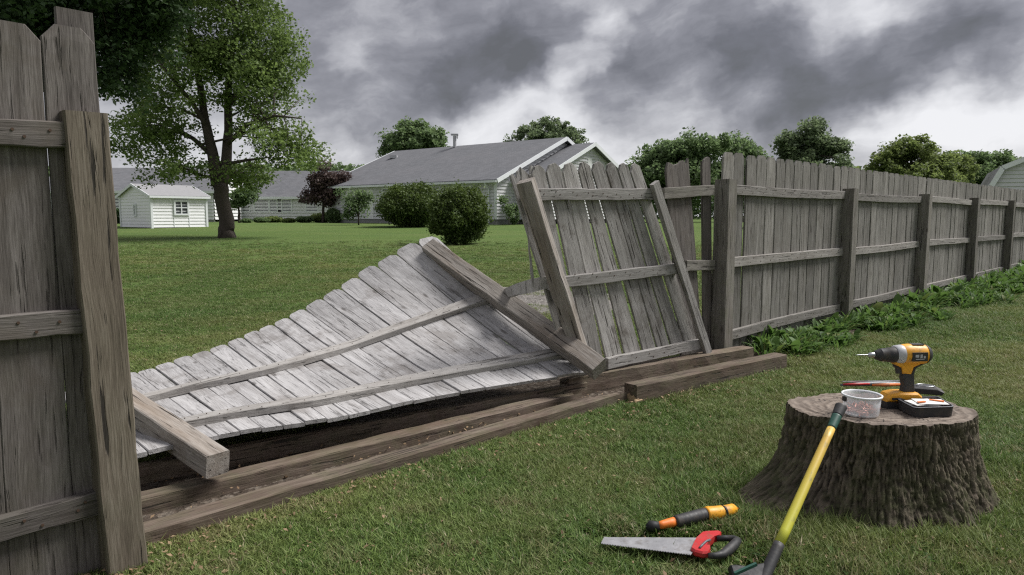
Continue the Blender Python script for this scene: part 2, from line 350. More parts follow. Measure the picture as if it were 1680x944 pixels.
# ------------------------------------------------------------------ mesh helpers
class MB:
    def __init__(s): s.v = []; s.f = []
    def add(s, vs, fs, mat=None):
        o = len(s.v)
        s.v += [tuple(mat @ Vector(p)) if mat else tuple(p) for p in vs]
        s.f += [tuple(i + o for i in f) for f in fs]
    def box(s, c, size, mat=None):
        x, y, z = (k / 2 for k in size); c = Vector(c)
        vs = [c + Vector((a * x, b * y, d * z)) for a in (-1, 1) for b in (-1, 1) for d in (-1, 1)]
        s.add(vs, [(0, 1, 3, 2), (4, 6, 7, 5), (0, 4, 5, 1), (2, 3, 7, 6), (0, 2, 6, 4), (1, 5, 7, 3)], mat)
    def obox(s, a, b, w, t, nn):                    # box along a->b, width w, thickness t along nn
        z = (b - a); L = z.length; z = z.normalized(); y = (nn - z * nn.dot(z)).normalized(); x = y.cross(z)
        m = Matrix((x, y, z)).transposed().to_4x4(); m.translation = a
        s.box((0, 0, L / 2), (w, t, L), m)
    def loft(s, rings, cap=True, closed=True):
        n = len(rings[0]); o = len(s.v)
        for r in rings: s.v += [tuple(p) for p in r]
        for k in range(len(rings) - 1):
            for i in range(n if closed else n - 1):
                j = (i + 1) % n
                s.f.append((o + k * n + i, o + k * n + j, o + (k + 1) * n + j, o + (k + 1) * n + i))
        if cap: s.f.append(tuple(o + i for i in reversed(range(n)))); s.f.append(tuple(o + (len(rings) - 1) * n + i for i in range(n)))
    def tube(s, pts, rads, n=10, cap=True, squash=1.0):
        rings = []; prev = None
        for k, p in enumerate(pts):
            p = Vector(p)
            d = (Vector(pts[min(k + 1, len(pts) - 1)]) - Vector(pts[max(k - 1, 0)])).normalized()
            if prev is None: a = d.orthogonal().normalized()
            else: a = (prev - d * prev.dot(d)).normalized()
            prev = a; b = d.cross(a)
            rings.append([p + (a * math.cos(2 * PI * i / n) * squash + b * math.sin(2 * PI * i / n)) * rads[k] for i in range(n)])
        s.loft(rings, cap)
    def prism(s, outl, y0, y1, mat=None, bev=0.0):  # outline in local xz, extruded along y, optional chamfer
        n = len(outl)
        if bev:
            c = np.array(outl); area = 0.5 * np.sum(c[:, 0] * np.roll(c[:, 1], -1) - np.roll(c[:, 0], -1) * c[:, 1]); sg = 1 if area > 0 else -1
            inn = []
            for i in range(n):
                p, q, r = c[i - 1], c[i], c[(i + 1) % n]
                e1 = (q - p) / (np.linalg.norm(q - p) + 1e-9); e2 = (r - q) / (np.linalg.norm(r - q) + 1e-9)
                nn_ = np.array([-(e1[1] + e2[1]), e1[0] + e2[0]]) * sg; l = np.linalg.norm(nn_) + 1e-9
                inn.append(tuple(q + nn_ / l * bev))
            lay = [(inn, y0), (outl, y0 + bev * (1 if y1 > y0 else -1)), (outl, y1 - bev * (1 if y1 > y0 else -1)), (inn, y1)]
        else: lay = [(outl, y0), (outl, y1)]
        vs = [(p[0], y, p[1]) for o, y in lay for p in o]; L = len(lay)
        fs = [tuple(range(n))[::-1], tuple((L - 1) * n + i for i in range(n))]
        for k in range(L - 1):
            for i in range(n): fs.append((k * n + i, k * n + (i + 1) % n, (k + 1) * n + (i + 1) % n, (k + 1) * n + i))
        s.add(vs, fs, mat)
    def mesh(s, name, mat, smooth=False):
        me = bpy.data.meshes.new(name); me.from_pydata(s.v, [], s.f); me.validate(); me.update()
        if mat: me.materials.append(mat)
        if smooth: me.polygons.foreach_set('use_smooth', [True] * len(me.polygons))
        fixn(me); return me
def fixn(me):
    import bmesh
    bm = bmesh.new(); bm.from_mesh(me); bmesh.ops.recalc_face_normals(bm, faces=bm.faces); bm.to_mesh(me); bm.free()
def link(name, me, parent=None, mw=None):
    o = bpy.data.objects.new(name, me); COL.objects.link(o)
    if mw is None: mw = Matrix.Identity(4)
    if parent is not None:
        o.parent = parent; mw = WM[parent.name].inverted() @ mw if parent.name in WM else mw
        WM[o.name] = (WM[parent.name] if parent.name in WM else Matrix.Identity(4)) @ mw
    else: WM[o.name] = mw.copy()
    o.matrix_basis = mw
    return o
WM = {}
def thing(name, label, cat, loc=(0, 0, 0), group=None):
    o = bpy.data.objects.new(name, None); COL.objects.link(o); o.empty_display_size = .2
    o.location = loc; WM[o.name] = Matrix.Translation(loc)
    return tag(o, label, cat, group)
def tag(o, label=None, cat=None, group=None, kind=None):
    if label: o['label'] = label
    if cat: o['category'] = cat
    if group: o['group'] = group
    if kind: o['kind'] = kind
    return o
def part(name, mb, mat, parent, smooth=False, kind=None, label=None, centre=False):
    """mesh given in world coordinates, stored about the parent"""
    if parent is not None:
        off = WM[parent.name].inverted()
        mb.v = [tuple(off @ Vector(p)) for p in mb.v]
    o = bpy.data.objects.new(name, mb.mesh(name, mat, smooth)); COL.objects.link(o)
    if parent is not None: o.parent = parent; WM[o.name] = WM[parent.name].copy()
    else: WM[o.name] = Matrix.Identity(4)
    if kind: o['kind'] = kind
    if label: o['label'] = label
    return o
def frame(a, b, nn):
    z = (b - a).normalized(); y = (nn - z * nn.dot(z)).normalized(); x = y.cross(z)
    m = Matrix((x, y, z)).transposed().to_4x4(); m.translation = a; return m

def board_mesh(name, L, w, t, mat, top='flat', bot='flat', wtip=None, bow=0.0, bend=0.0, rows=9, jit=.0015, cham=.003, seed=0):
    """a sawn board standing along local z from 0 to L, chamfered, slightly uneven"""
    r = random.Random(seed); wtip = wtip or w
    zs = [L * k / rows for k in range(rows + 1)]
    ws = [w + (wtip - w) * z / L + r.uniform(-jit, jit) * 2 for z in zs]
    ear = min(.045, w * .28)
    if top == 'dog':
        zs[-1] = L - ear; ws[-1] = ws[-2]; zs += [L - ear * .5, L]; ws += [wtip - ear * .8, wtip - 1.7 * ear]
    if top == 'round':
        zs[-1] = L - ear * 1.1; ws[-1] = ws[-2]; zs += [L - ear * .6, L - ear * .2, L]; ws += [wtip * .88, wtip * .62, wtip * .34]
    rings = []
    for z, ww in zip(zs, ws):
        cx = bend * math.sin(PI * z / L) + r.uniform(-jit, jit); cy = bow * math.sin(PI * z / L) + r.uniform(-jit, jit) * .5
        x, y, c = ww / 2, t / 2, min(cham, t * .3)
        rings.append([(cx + px_, cy + py_, z) for px_, py_ in ((-x + c, -y), (x - c, -y), (x, -y + c), (x, y - c), (x - c, y), (-x + c, y), (-x, y - c), (-x, -y + c))])
    mb = MB(); mb.loft(rings); return mb.mesh(name, mat)
def jag_mesh(name, L, w, t, mat, seed=0, teeth=7, amp=.10, bot_jag=False, taper=1.0):
    """board with a splintered end (ends if bot_jag)"""
    r = random.Random(seed); out = []
    for k in range(7): out.append((w / 2 * (1 - (1 - taper) * k / 6) + r.uniform(-.003, .003), L * .95 * k / 6))
    for k in range(teeth + 1):
        u = 1 - 2 * k / teeth; out.append((u * w / 2 * taper * .97, L - (r.uniform(0, amp) if k % 2 else r.uniform(amp * .4, amp * 1.3))))
    for k in range(7): out.append((-w / 2 * (1 - (1 - taper) * (6 - k) / 6) + r.uniform(-.003, .003), L * .95 * (6 - k) / 6))
    if bot_jag:
        out2 = []
        for k in range(1, 5):
            u = -1 + 2 * k / 5; out2.append((u * w / 2, r.uniform(-amp * .8, amp * .3)))
        out += out2
    mb = MB(); mb.prism(out, -t / 2, t / 2, bev=.002); return mb.mesh(name, mat)
def board(name, parent, a, b, w, t, nn, mat, **kw):
    lab = kw.pop('label', None); jag = kw.pop('jag', None)
    L = (b - a).length
    me = jag_mesh(name, L, w, t, mat, **jag) if jag is not None else board_mesh(name, L, w, t, mat, **kw)
    o = link(name, me, parent, frame(a, b, nn))
    if lab: o['label'] = lab
    return o

# value noise in numpy for big meshes
_perm = rng.random((64, 64, 64)).astype(np.float64)
def vnoise(x, y, z):
    xi, yi, zi = np.floor(x).astype(int), np.floor(y).astype(int), np.floor(z).astype(int)
    fx, fy, fz = x - xi, y - yi, z - zi
    fx, fy, fz = (q * q * (3 - 2 * q) for q in (fx, fy, fz)); r = 0
    for a in (0, 1):
        for b in (0, 1):
            for c in (0, 1):
                r = r + _perm[(xi + a) & 63, (yi + b) & 63, (zi + c) & 63] * (fx if a else 1 - fx) * (fy if b else 1 - fy) * (fz if c else 1 - fz)
    return r
def fbm(x, y, z, o=4):
    r = 0; a = .5; t = 0
    for k in range(o): r = r + a * vnoise(x * 2 ** k + 7.3 * k, y * 2 ** k + 3.1 * k, z * 2 ** k); t += a; a *= .5
    return r / t
def np_mesh(name, V, Fq, mat, attrs=None, smooth=False):
    me = bpy.data.meshes.new(name); n, k = Fq.shape
    me.vertices.add(len(V)); me.vertices.foreach_set('co', np.asarray(V, np.float32).ravel())
    me.loops.add(n * k); me.loops.foreach_set('vertex_index', Fq.astype(np.int32).ravel())
    me.polygons.add(n); me.polygons.foreach_set('loop_start', (np.arange(n) * k).astype(np.int32))
    try: me.polygons.foreach_set('loop_total', np.full(n, k, np.int32))
    except Exception: pass
    me.update(calc_edges=True); me.validate()
    if smooth: me.polygons.foreach_set('use_smooth', np.ones(n, bool))
    for an, av in (attrs or {}).items():
        at = me.attributes.new(an, 'FLOAT', 'POINT'); at.data.foreach_set('value', np.asarray(av, np.float32))
    if mat: me.materials.append(mat)
    return me

# ------------------------------------------------------------------ terrain
U = Vector((.7205, .6934, 0)); NC = Vector((.6934, -.7205, 0))     # fence direction, and its normal towards the camera
O1 = Vector((1.805, 5.89, 0))
def qdist(x, y): return (y - O1.y) * .7205 - (x - O1.x) * .6934      # metres behind the fence line
def zg(x, y):
    x = np.asarray(x, float); y = np.asarray(y, float)
    q = (y - O1.y) * .7205 - (x - O1.x) * .6934
    s = np.clip(q / 6, 0, 1); s = s * s * (3 - 2 * s)
    h = .0232 * np.clip(y - 7, 0, 34.5)
    h = np.where(y > 38, .0232 * 31 + .085 * (1 - np.exp(-(y - 38) / 4.0)), h)
    return h * s
def zgf(x, y): return float(zg(x, y))
xs = np.concatenate([-np.geomspace(260, 8, 34), np.linspace(-7.5, 7.5, 61), np.geomspace(8, 260, 34)])
ys = np.concatenate([np.linspace(-30, 1, 8), np.linspace(1.4, 14, 64), np.geomspace(14.5, 700, 60)])
XX, YY = np.meshgrid(xs, ys)
ZZ = zg(XX, YY) + (fbm(XX * 1.3 + 20, YY * 1.3 + 20, XX * 0, 3) - .5) * .02
V = np.stack([XX.ravel(), YY.ravel(), ZZ.ravel()], 1); nx = len(xs)
ii = (np.arange(len(ys) - 1)[:, None] * nx + np.arange(nx - 1)[None]).ravel()
lawn = link('lawn', np_mesh('lawn', V, np.stack([ii, ii + 1, ii + nx + 1, ii + nx], 1), M['lawn'], smooth=True)); tag(lawn, kind='structure')

def strip(name, pts_a, pts_b, z, mat, rough=.006, n=60, m=8):
    """an uneven ground sheet between two polylines"""
    def samp(pts, t):
        k = min(int(t * (len(pts) - 1)), len(pts) - 2); f = t * (len(pts) - 1) - k
        return pts[k].lerp(pts[k + 1], f)
    V = []
    for i in range(n + 1):
        a, b = samp(pts_a, i / n), samp(pts_b, i / n)
        for j in range(m + 1):
            p = a.lerp(b, j / m); e = 1 if 0 < j < m and 0 < i < n else -1
            V.append((p.x, p.y, zgf(p.x, p.y) + z + (mnoise.noise(Vector((p.x * 9, p.y * 9, 0))) * rough + rough * .6 if e > 0 else -.015)))
    Fq = [(i * (m + 1) + j, i * (m + 1) + j + 1, (i + 1) * (m + 1) + j + 1, (i + 1) * (m + 1) + j) for i in range(n) for j in range(m)]
    return tag(link(name, np_mesh(name, np.array(V), np.array(Fq), mat, smooth=True)), kind='structure')
A0, A1 = Vector((-2.05, 1.96, 0)), Vector((2.0, 5.72, 0))
strip('dirt_strip', [A0, Vector((-.36, 3.52, 0)), Vector((.70, 4.50, 0)), A1], [Vector((-3.3, 2.85, 0)), Vector((-1.0, 4.60, 0)), Vector((1.0, 5.75, 0)), Vector((2.05, 6.1, 0))], .004, M['dirt'], .011, 90, 14)
strip('gravel_path', [P(720, 0, 1) * 0 + G(700, 507), G(860, 520), G(1010, 524)], [G(700, 478), G(850, 480), G(1010, 488)], .012, M['gravel'], .01, 30, 10)
strip('bed_soil', [O1 + U * .3 + NC * .22, O1 + U * 8 + NC * .65, O1 + U * 17 + NC * 1.0], [O1 + U * .3 - NC * .2, O1 + U * 8 - NC * .2, O1 + U * 17 - NC * .2], .016, M['dirt'], .01, 60, 6)

# ------------------------------------------------------------------ standing fence on the right
BAY = 2.80
fence = thing('picket_fence', 'long weathered grey picket fence still standing, running away to the right', 'fence', O1)
pick_meshes = [board_mesh('picket', 1.79 + .004 * math.sin(k * 2.3), .188 - .004 * (k % 3), .019, M['fence'], top='dog', bow=.004 * (k % 3 - 1), seed=k) for k in range(7)]
def fp(t, n, z): return O1 + U * t + NC * n + Vector((0, 0, z))
t = .06; k = 0; R = random.Random(3)
while t < 7.2 * BAY:
    z0 = .035 + R.uniform(-.004, .004)
    a = fp(t + .1, -.048 + R.uniform(-.003, .003), z0); b = a + Vector((R.uniform(-.007, .007), R.uniform(-.007, .007), 1.8))
    link('picket', pick_meshes[k % 7], fence, frame(a, b, NC)); t += .2; k += 1
post_me = [board_mesh('post', 1.60, .145, .135, M['fence_post'], cham=.006, jit=.002, seed=40 + k) for k in range(3)]
for i in range(8):
    a = fp(i * BAY, .030, -.02); b = a + Vector((R.uniform(-.012, .012), R.uniform(-.012, .012), 1.6))
    link('post', post_me[i % 3], fence, frame(a, b, NC))
for i in range(8):
    t0 = i * BAY + .074; t1 = (i + 1) * BAY - .074
    for z in (1.50, .87, .215):
        dz = R.uniform(-.02, .02); L = fp(t1, 0, 0) - fp(t0, 0, 0)
        if i == 7: t1 = t0 + .35
        board('rail', fence, fp(t0, -.0165, z + dz), fp(t1, -.0165, z + R.uniform(-.02, .02)), .088, .038, NC, M['fence_rail'], cham=.004, seed=60 + i, rows=8, bend=R.uniform(-.012, .012))
# the leftover of the next bay, left of the first post
PL = O1 - NC * .05
def onf(px, py): return PP(px, py, PL, NC)
for (x0, x1, ytop, xb, seed) in ((1087, 1132, 262, 1150, 1),):
    a = onf((x0 + x1) / 2 + 26, 600); a.z = .03; b = onf((x0 + x1) / 2, ytop)
    board('picket', fence, a, b, .33, .019, NC, M['dark_fence'], jag=dict(seed=seed, teeth=9, amp=.045), label='wide dark picket with a splintered top beside the gap')
a = onf(1161, 600); a.z = .03
board('picket', fence, a, onf(1157, 247), .16, .019, NC, M['dark_fence'], jag=dict(seed=4, teeth=4, amp=.10, taper=.8), label='narrow split picket left of the first post')
PR = O1 - NC * .0165
def onr(px, py): return PP(px, py, PR, NC)
board('rail', fence, onr(1087, 318), onr(1169, 312), .085, .038, NC, M['fence_post'], seed=5, label='short broken top rail left of the first post')
board('rail', fence, onr(1124, 436), onr(1170, 435), .085, .038, NC, M['fence_post'], seed=6, label='short broken middle rail left of the first post')

# ------------------------------------------------------------------ near fence end on the left
UL = Vector((1060, 1126, 0)).normalized(); NL = Vector((UL.y, -UL.x, 0))
PB = Vector((-1.335, 2.335, 0)); near = thing('fence_end', 'near dark fence end with a brown green post at the left edge', 'fence', PB)
pl = PB - NL * .085
def onl(px, py, off=0.0): return PP(px, py, pl + NL * off, NL)
a, b = P(204, 950, 2.335), P(132, 187, 2.335); a.z = -.02
tw = Vector((NL.x, NL.y, 0))
board('post', near, a, b, .128, .118, tw, M['near_post'], cham=.005, seed=9, rows=14, jit=.0022)
def lp(x0t, x1t, yt, x0b, x1b, seed, top='dog', yoff=0, mat='dark_fence', lab=None, w=None):
    a = onl((x0b + x1b) / 2, 935, yoff); b = onl((x0t + x1t) / 2, yt, yoff)
    d = (b - a); a = a - d.normalized() * ((a.z + .02) / d.normalized().z)
    ww = w or (onl(x1t, yt) - onl(x0t, yt)).length * .97
    wb = (onl(x1b, 900) - onl(x0b, 900)).length * .97
    board('picket', near, a, b, wb, .02, NL, M[mat], top=top, wtip=ww, bow=.006, seed=seed, rows=12, cham=.003, label=lab)
lp(-40, 64, 36, 17, 126, 21)
lp(66, 154, 44, 129, 215, 22)
lp(-132, -42, 32, -92, 15, 23)
lp(-222, -134, 32, -190, -95, 24)
lp(88, 152, 17, 150, 212, 25, top='flat', yoff=-.045, lab='short board nailed behind the pickets')
for y0, x1, y1 in ((217, 104, 222), (537, 134, 527), (864, 168, 822)):
    aa, bb = onl(-30, y0 + (y0 - y1) * .3 if y0 > 300 else y0 - 2, .032), onl(x1, y1, .032)
    board('rail', near, aa + (aa - bb).normalized() * .35, bb, .083, .04, NL, M['dark_fence'], seed=int(y0), rows=8, jit=.003, cham=.004)

# ------------------------------------------------------------------ the fallen panel
def lerp_tab(tab, t):
    for (a, b) in zip(tab[:-1], tab[1:]):
        if t <= b[0]:
            f = (t - a[0]) / (b[0] - a[0]); return tuple(a[k] + (b[k] - a[k]) * f for k in range(1, len(a)))
    return tab[-1][1:]
# t, tip px, tip py, foot px, foot py
TAB = [(-.08, 742, 388, 1003, 603), (0, 690, 390, 957, 611), (.10, 622, 430, 885, 621), (.335, 491, 513, 703, 652), (.57, 378, 563, 543, 688),
       (.76, 270, 600, 413, 706), (.86, 213, 615, 345, 718), (1.0, 125, 640, 240, 744), (1.06, 90, 650, 195, 755)]
LEN = 1.82
def foot(t):
    _, _, fx, fy = lerp_tab(TAB, t); return G(fx, fy, .20 + .03 * math.sin(3 * t))
def tip(t):
    tx, ty, _, _ = lerp_tab(TAB, t); f = foot(t); d = ray(tx, ty).normalized(); c = Vector((0, 0, CAMZ)); m = f - c
    bq = d.dot(m); dist2 = m.length_squared - bq * bq; h = math.sqrt(max(LEN * LEN - dist2, 0.0)); return c + d * (bq + h)
# smooth the 3-D curves
TS = [i / 60 * 1.14 - .08 for i in range(61)]
FT = [foot(t) for t in TS]; TP = [tip(t) for t in TS]
for _ in range(5):
    for A in (FT, TP):
        B = [A[0]] + [(A[i - 1] + A[i] * 2 + A[i + 1]) / 4 for i in range(1, 60)] + [A[-1]]; A[:] = B
def cv(A, t):
    k = (t + .08) / 1.14 * 60; i = max(0, min(59, int(k))); f = k - i; return A[i].lerp(A[i + 1], f)
def sp(t, v, h=0.0):
    f, p = cv(FT, t), cv(TP, t); q = f.lerp(p, v)
    e = .01; du = (cv(FT, t + e).lerp(cv(TP, t + e), v) - q); nn = (p - f).cross(du).normalized()
    if nn.z < 0: nn = -nn
    sag = -.05 * math.sin(PI * v) * max(0, 1 - t * 1.4)
    return q + nn * (h + sag), nn
fallen = thing('fallen_fence_panel', 'bleached fence panel collapsed and twisted across the gap, lying on the grass', 'fence panel', foot(.45))
wall_len = sum((FT[i + 1] - FT[i]).length for i in range(60))
NP = 21
for i in range(NP):
    t0, t1 = -.04 + i / NP * 1.09, -.04 + (i + 1) / NP * 1.09
    gp = .040 / NP
    mb = MB(); rows = 8; R2 = random.Random(i + 5); hofs = R2.uniform(-.003, .004); ex = R2.uniform(-.005, .005)
    rings = []; vs_ = [(-.01 + ex * .6, 1)] + [(k / rows, 1) for k in range(1, rows)] + [(.962 + ex, 1), (.984 + ex, .93), (1.0 + ex, .62)]
    for v, wf in vs_:
        tm, hw = (t0 + t1) / 2, (t1 - t0 - gp) / 2 * wf
        jj = R2.uniform(-.002, .002) * .4
        pa, na = sp(tm - hw + jj, v); pb, nb = sp(tm + hw + jj, v); nn = (na + nb).normalized(); h0 = hofs + .004 * math.sin(i * 1.7 + v * 3)
        e = (pb - pa).normalized() * .003
        rings.append([pa + e + nn * (h0 + .010), pb - e + nn * (h0 + .010), pb + nn * (h0 + .007), pb + nn * (h0 - .008), pb - e + nn * (h0 - .011), pa + e + nn * (h0 - .011), pa + nn * (h0 - .008), pa + nn * (h0 + .007)])
    mb.loft(rings)
    o0 = rings[0][0]; m = frame(Vector(o0), Vector(rings[-1][0]), sp((t0 + t1) / 2, .5)[1])
    mi = m.inverted(); mb.v = [tuple(mi @ Vector(p)) for p in mb.v]
    link('picket', mb.mesh('picket', M['pale']), fallen, m)
def frail(v0, v1, ta, tb, seed, w=.086, th=.040, n=22, mat='pale_rail', lab=None):
    mb = MB(); rings = []; R2 = random.Random(seed)
    for k in range(n + 1):
        t = ta + (tb - ta) * k / n; v = v0 + (v1 - v0) * k / n
        q, nn = sp(t, v); d = (cv(TP, t) - cv(FT, t)).normalized(); j = R2.uniform(-.0015, .0015); c = .004
        hw = w / 2; lo, hi = .012, .012 + th
        rings.append([q + d * x + nn * (y + j) for x, y in ((-hw, lo), (hw, lo), (hw, hi - c), (hw - c, hi), (-hw + c, hi), (-hw, hi - c))])
    mb.loft(rings)
    m = frame(Vector(rings[0][0]), Vector(rings[-1][0]), Vector((0, 0, 1))); mi = m.inverted(); mb.v = [tuple(mi @ Vector(p)) for p in mb.v]
    o = link('rail', mb.mesh('rail', M[mat]), fallen, m)
    if lab: o['label'] = lab
frail(.535, .52, -.035, .955, 1)
frail(.115, .135, -.035, .93, 2)
# the two posts still lying across it
qa, na = sp(-.02, .975, .012 + .050 + .04); qa = P(704, 407, qa.y - .02); qb = G(984, 606, .27)
board('post', fallen, qb, qa, .128, .118, Vector((-.25, -.55, .75)), M['pale_post'], cham=.005, seed=31, rows=14, jit=.002, label='bleached post along the raised end')
e0 = G(357, 762, .175); e1 = G(218, 668, .30); dirp = (e1 - e0).normalized()
board('post', fallen, e0, e0 + dirp * 1.7, .112, .108, Vector((0, 0, 1)), M['pale_post'], cham=.005, seed=32, rows=14, jit=.002, label='split post end beside the near fence post')
mbs = MB(); mm = frame(e0, e0 + dirp, Vector((0, 0, 1)))
# ------------------------------------------------------------------ the racked, leaning panel
UR = Vector((1480, 1130, 0)).normalized(); NR = Vector((UR.y, -UR.x, 0))
PQ = Vector((1.57, 5.60, 0))
lean = thing('leaning_fence_panel', 'grey picket panel racked over to the left, leaning beside the standing fence', 'fence panel', PQ)
def onq(px, py, off=0.0): return PP(px, py, PQ + NR * off, NR)
def c7(x, y): return (800 + x * .4661, 220 + y * .4661)
TOPB = [172, 226, 285, 345, 396, 447, 491, 535, 578]; BOTB = [286, 349, 412, 480, 545, 597, 645, 692, 740]; 
tipy = [112, 106, 104, 100, 101, 104, 106, 107]
for i in range(8):
    yb = 800 - 11 * i
    def pt(bx, by, y):      # point on the separator line at crop height y
        return None
    def sepx(j, y): yb_ = 800 - 11 * j; f = (y - 240) / (yb_ - 240); return TOPB[j] + (BOTB[j] - TOPB[j]) * f
    cxt = (sepx(i, tipy[i]) + sepx(i + 1, tipy[i])) / 2; cxb = (sepx(i, yb) + sepx(i + 1, yb)) / 2
    a, b = onq(*c7(cxb, yb + 22)), onq(*c7(cxt, tipy[i]))
    wt = (onq(*c7(sepx(i + 1, 170), 170)) - onq(*c7(sepx(i, 170), 170))).length; wb = (onq(*c7(sepx(i + 1, 760), 760)) - onq(*c7(sepx(i, 760), 760))).length
    cs = (b - a).normalized().z
    board('picket', lean, a, b, wb * cs * .80, .019, NR, M['lean'], top='dog', wtip=wt * cs * .88, bow=.008 * math.sin(i * 2), seed=90 + i, rows=9)
# splintered boards at its left end
for (xt, yt, xb, yb, w, sd_, am) in ((160, 100, 300, 740, .10, 3, .05), (128, 108, 330, 800, .13, 1, .09), (88, 100, 285, 770, .10, 2, .11)):
    board('picket', lean, onq(*c7(xb, yb), -.004 * sd_), onq(*c7(xt, yt), -.004 * sd_), w, .018, NR, M['lean'], jag=dict(seed=sd_, teeth=5, amp=am, bot_jag=True))
board('splinter', lean, onq(*c7(158, 515), .01), onq(*c7(136, 300), .01), .022, .008, NR, M['lean'], jag=dict(seed=8, teeth=2, amp=.12, bot_jag=True, taper=.4), label='long thin hanging wood splinter')
for (xa, ya, xb, yb, sd_) in ((140, 214, 588, 212, 1), (215, 527, 668, 474, 2), (418, 808, 750, 738, 3)):
    board('rail', lean, onq(*c7(xa, ya), .031), onq(*c7(xb, yb), .031), .080, .040, NR, M['pale_rail'], seed=sd_ + 50, rows=9, cham=.004, jit=.0025)
board('post', lean, onq(*c7(335, 800), .095), onq(*c7(132, 165), .095), .105, .09, Vector((-.38, -.92, .0)), M['pale_post'], seed=71, rows=12, cham=.006, jit=.0025, label='leaning post at the torn left end')
board('brace', lean, onq(*c7(775, 772), .07), onq(*c7(586, 172), .07), .078, .040, NR, M['pale_rail'], seed=72, rows=12, cham=.004, jit=.002, label='slanting board nailed along the right end')
def nails(parent, pts, r=.0042):
    mb = MB()
    for p, n in pts:
        a = n.orthogonal().normalized(); b = n.cross(a); mb.loft([[p + (a * math.cos(q) + b * math.sin(q)) * r + n * h for q in [2 * PI * k / 6 for k in range(6)]] for h in (-.002, .0018)])
    return part('nail_heads', mb, M['rust'], parent, kind='stuff')
nl_ = []
for i in range(NP):
    for v in (.528, .125):
        for dv in (-.011, .012):
            q, nn = sp(-.04 + (i + .5 + .25 * (1 if dv > 0 else -1)) / NP * 1.09, v + dv, .0535); nl_.append((q, nn))
nails(fallen, [p for p in nl_ if p[0].x > -2.0], .0028)
nl_ = []
for i in range(8):
    for (ya, yb, ff) in ((205, 222, 0), (505, 480, 0), (795, 765, 0)):
        for k in (0, 1):
            y = ya + (yb - ya) * (i + .5) / 8 + (5 if k else -5); f = (y - 240) / (560 - 11 * i); xm = (TOPB[i] + TOPB[i + 1]) / 2 + ((BOTB[i] + BOTB[i + 1]) / 2 - (TOPB[i] + TOPB[i + 1]) / 2) * f + (6 if k else -6)
            nl_.append((onq(*c7(xm, y), .0515), NR))
nails(lean, nl_)
nl_ = []; t = .16
while t < 2.2 * BAY:
    if (t % BAY) > .1 and (t % BAY) < BAY - .1:
        for z in (1.50, .87, .215):
            for k in (-1, 1): nl_.append((fp(t + .03 * k, .0035, z + .018 * k), NC))
    t += .2
nails(fence, nl_)
nails(near, [(onl(px, py, .0535), NL) for px, py in ((20, 212), (40, 224), (82, 214), (30, 530), (60, 545), (98, 528), (40, 855), (70, 862), (128, 838), (140, 824))], .005)
# torn middle rail that still hangs between the two panels
brk = thing('broken_rail', 'splintered grey rail end bridging from the leaning panel to the fallen one', 'broken rail', onq(*c7(120, 535), .03))
R3 = random.Random(2); pts = [(228, 518), (180, 528), (150, 535), (110, 547), (70, 560), (38, 570)]
mb = MB(); rings = []
for k, (x, y) in enumerate(pts):
    q = onq(*c7(x, y), .02 - (0, .04, .12, .24, .48, .8)[k]); w = [.086, .084, .088, .07, .072, .05][k]
    up = Vector((-.15, 0, 1)).normalized()
    rings.append([q + up * (a * w / 2 + R3.uniform(-.005, .005)) + NR * b for a, b in ((-1, -.018), (-1, .018), (1, .018), (1, -.018))])
mb.loft(rings); part('rail_piece', mb, M['pale_rail'], brk)
mb = MB()
for k in range(5):
    q = onq(*c7(26 + 4 * k, 578 - 2 * k), -.6); mb.tube([q, q + Vector((-.07 - .02 * k, -.03, -.01 + .012 * k))], [.006, .001], 4)
part('splinters', mb, M['pale_rail'], brk)

# ------------------------------------------------------------------ ground timbers
def timber(name, label, a, b, w, h, mat='timber', z=0.0, ends=(0, 0), seed=0, wear=.004, tilt=0.0):
    o = thing(name, label, 'timber', (a + b) / 2, 'timbers along the fence line')
    L = (b - a).length; rows = max(12, int(L / .12)); r = random.Random(seed); rings = []
    for k in range(rows + 1):
        zz = L * k / rows; j = lambda: r.uniform(-wear, wear)
        e = 0
        if ends[0] and k < 3: e = ends[0] * (3 - k) / 3
        if ends[1] and k > rows - 3: e = ends[1] * (k - rows + 3) / 3
        x, y = w / 2, h / 2; c = .006
        rings.append([(-x + c + j(), -y, zz), (x - c + j(), -y, zz), (x + j(), -y + c, zz), (x + j() - e * .3, y - c - e * .4, zz), (x - c - e * .35, y + j() - e * .6, zz), (0, y + j() - e * .9, zz + (r.uniform(-.02, .02) if e else 0)), (-x + c, y + j() - e * .25, zz), (-x + j(), y - c, zz), (-x + j(), -y + c, zz)])
    mb = MB(); mb.loft(rings)
    aa = Vector((a.x, a.y, z + h / 2)); bb = Vector((b.x, b.y, z + h / 2 + tilt))
    link('beam', mb.mesh('beam', M[mat]), o, frame(aa, bb, Vector((0, 0, 1)))); return o
Zv_ = Vector((0, 0, 1))
def offn(p, d): return p + NC * d
t1a, t1b = G(238, 907, 0.0), G(1030, 661, 0)
timber('landscape_timber', 'long brown edging timber nearest the lawn in front of the fallen panel', offn(t1a, -.055), offn(t1b, -.055), .10, .092, z=-.012, ends=(0, .05), seed=1, wear=.0025)
timber('landscape_timber', 'dark brown timber second from the lawn, half sunk behind the front one', offn(G(225, 853), -.052), offn(G(955, 662), -.052), .105, .088, 'timber', z=-.008, ends=(0, .04), seed=2, wear=.003)
timber('landscape_timber', 'rotted timber running on to the right beneath the leaning panel', G(925, 652) , offn(G(1237, 598), -.06), .12, .150, 'timber', z=0.0, ends=(.05, 0), seed=3, wear=.004)
timber('landscape_timber', 'loose squared timber lying on the grass at the right end, broken left tip', offn(G(1046, 664), -.06), offn(G(1291, 607), -.06), .12, .125, 'timber', z=.006, ends=(0, 0), seed=4, wear=.0025)
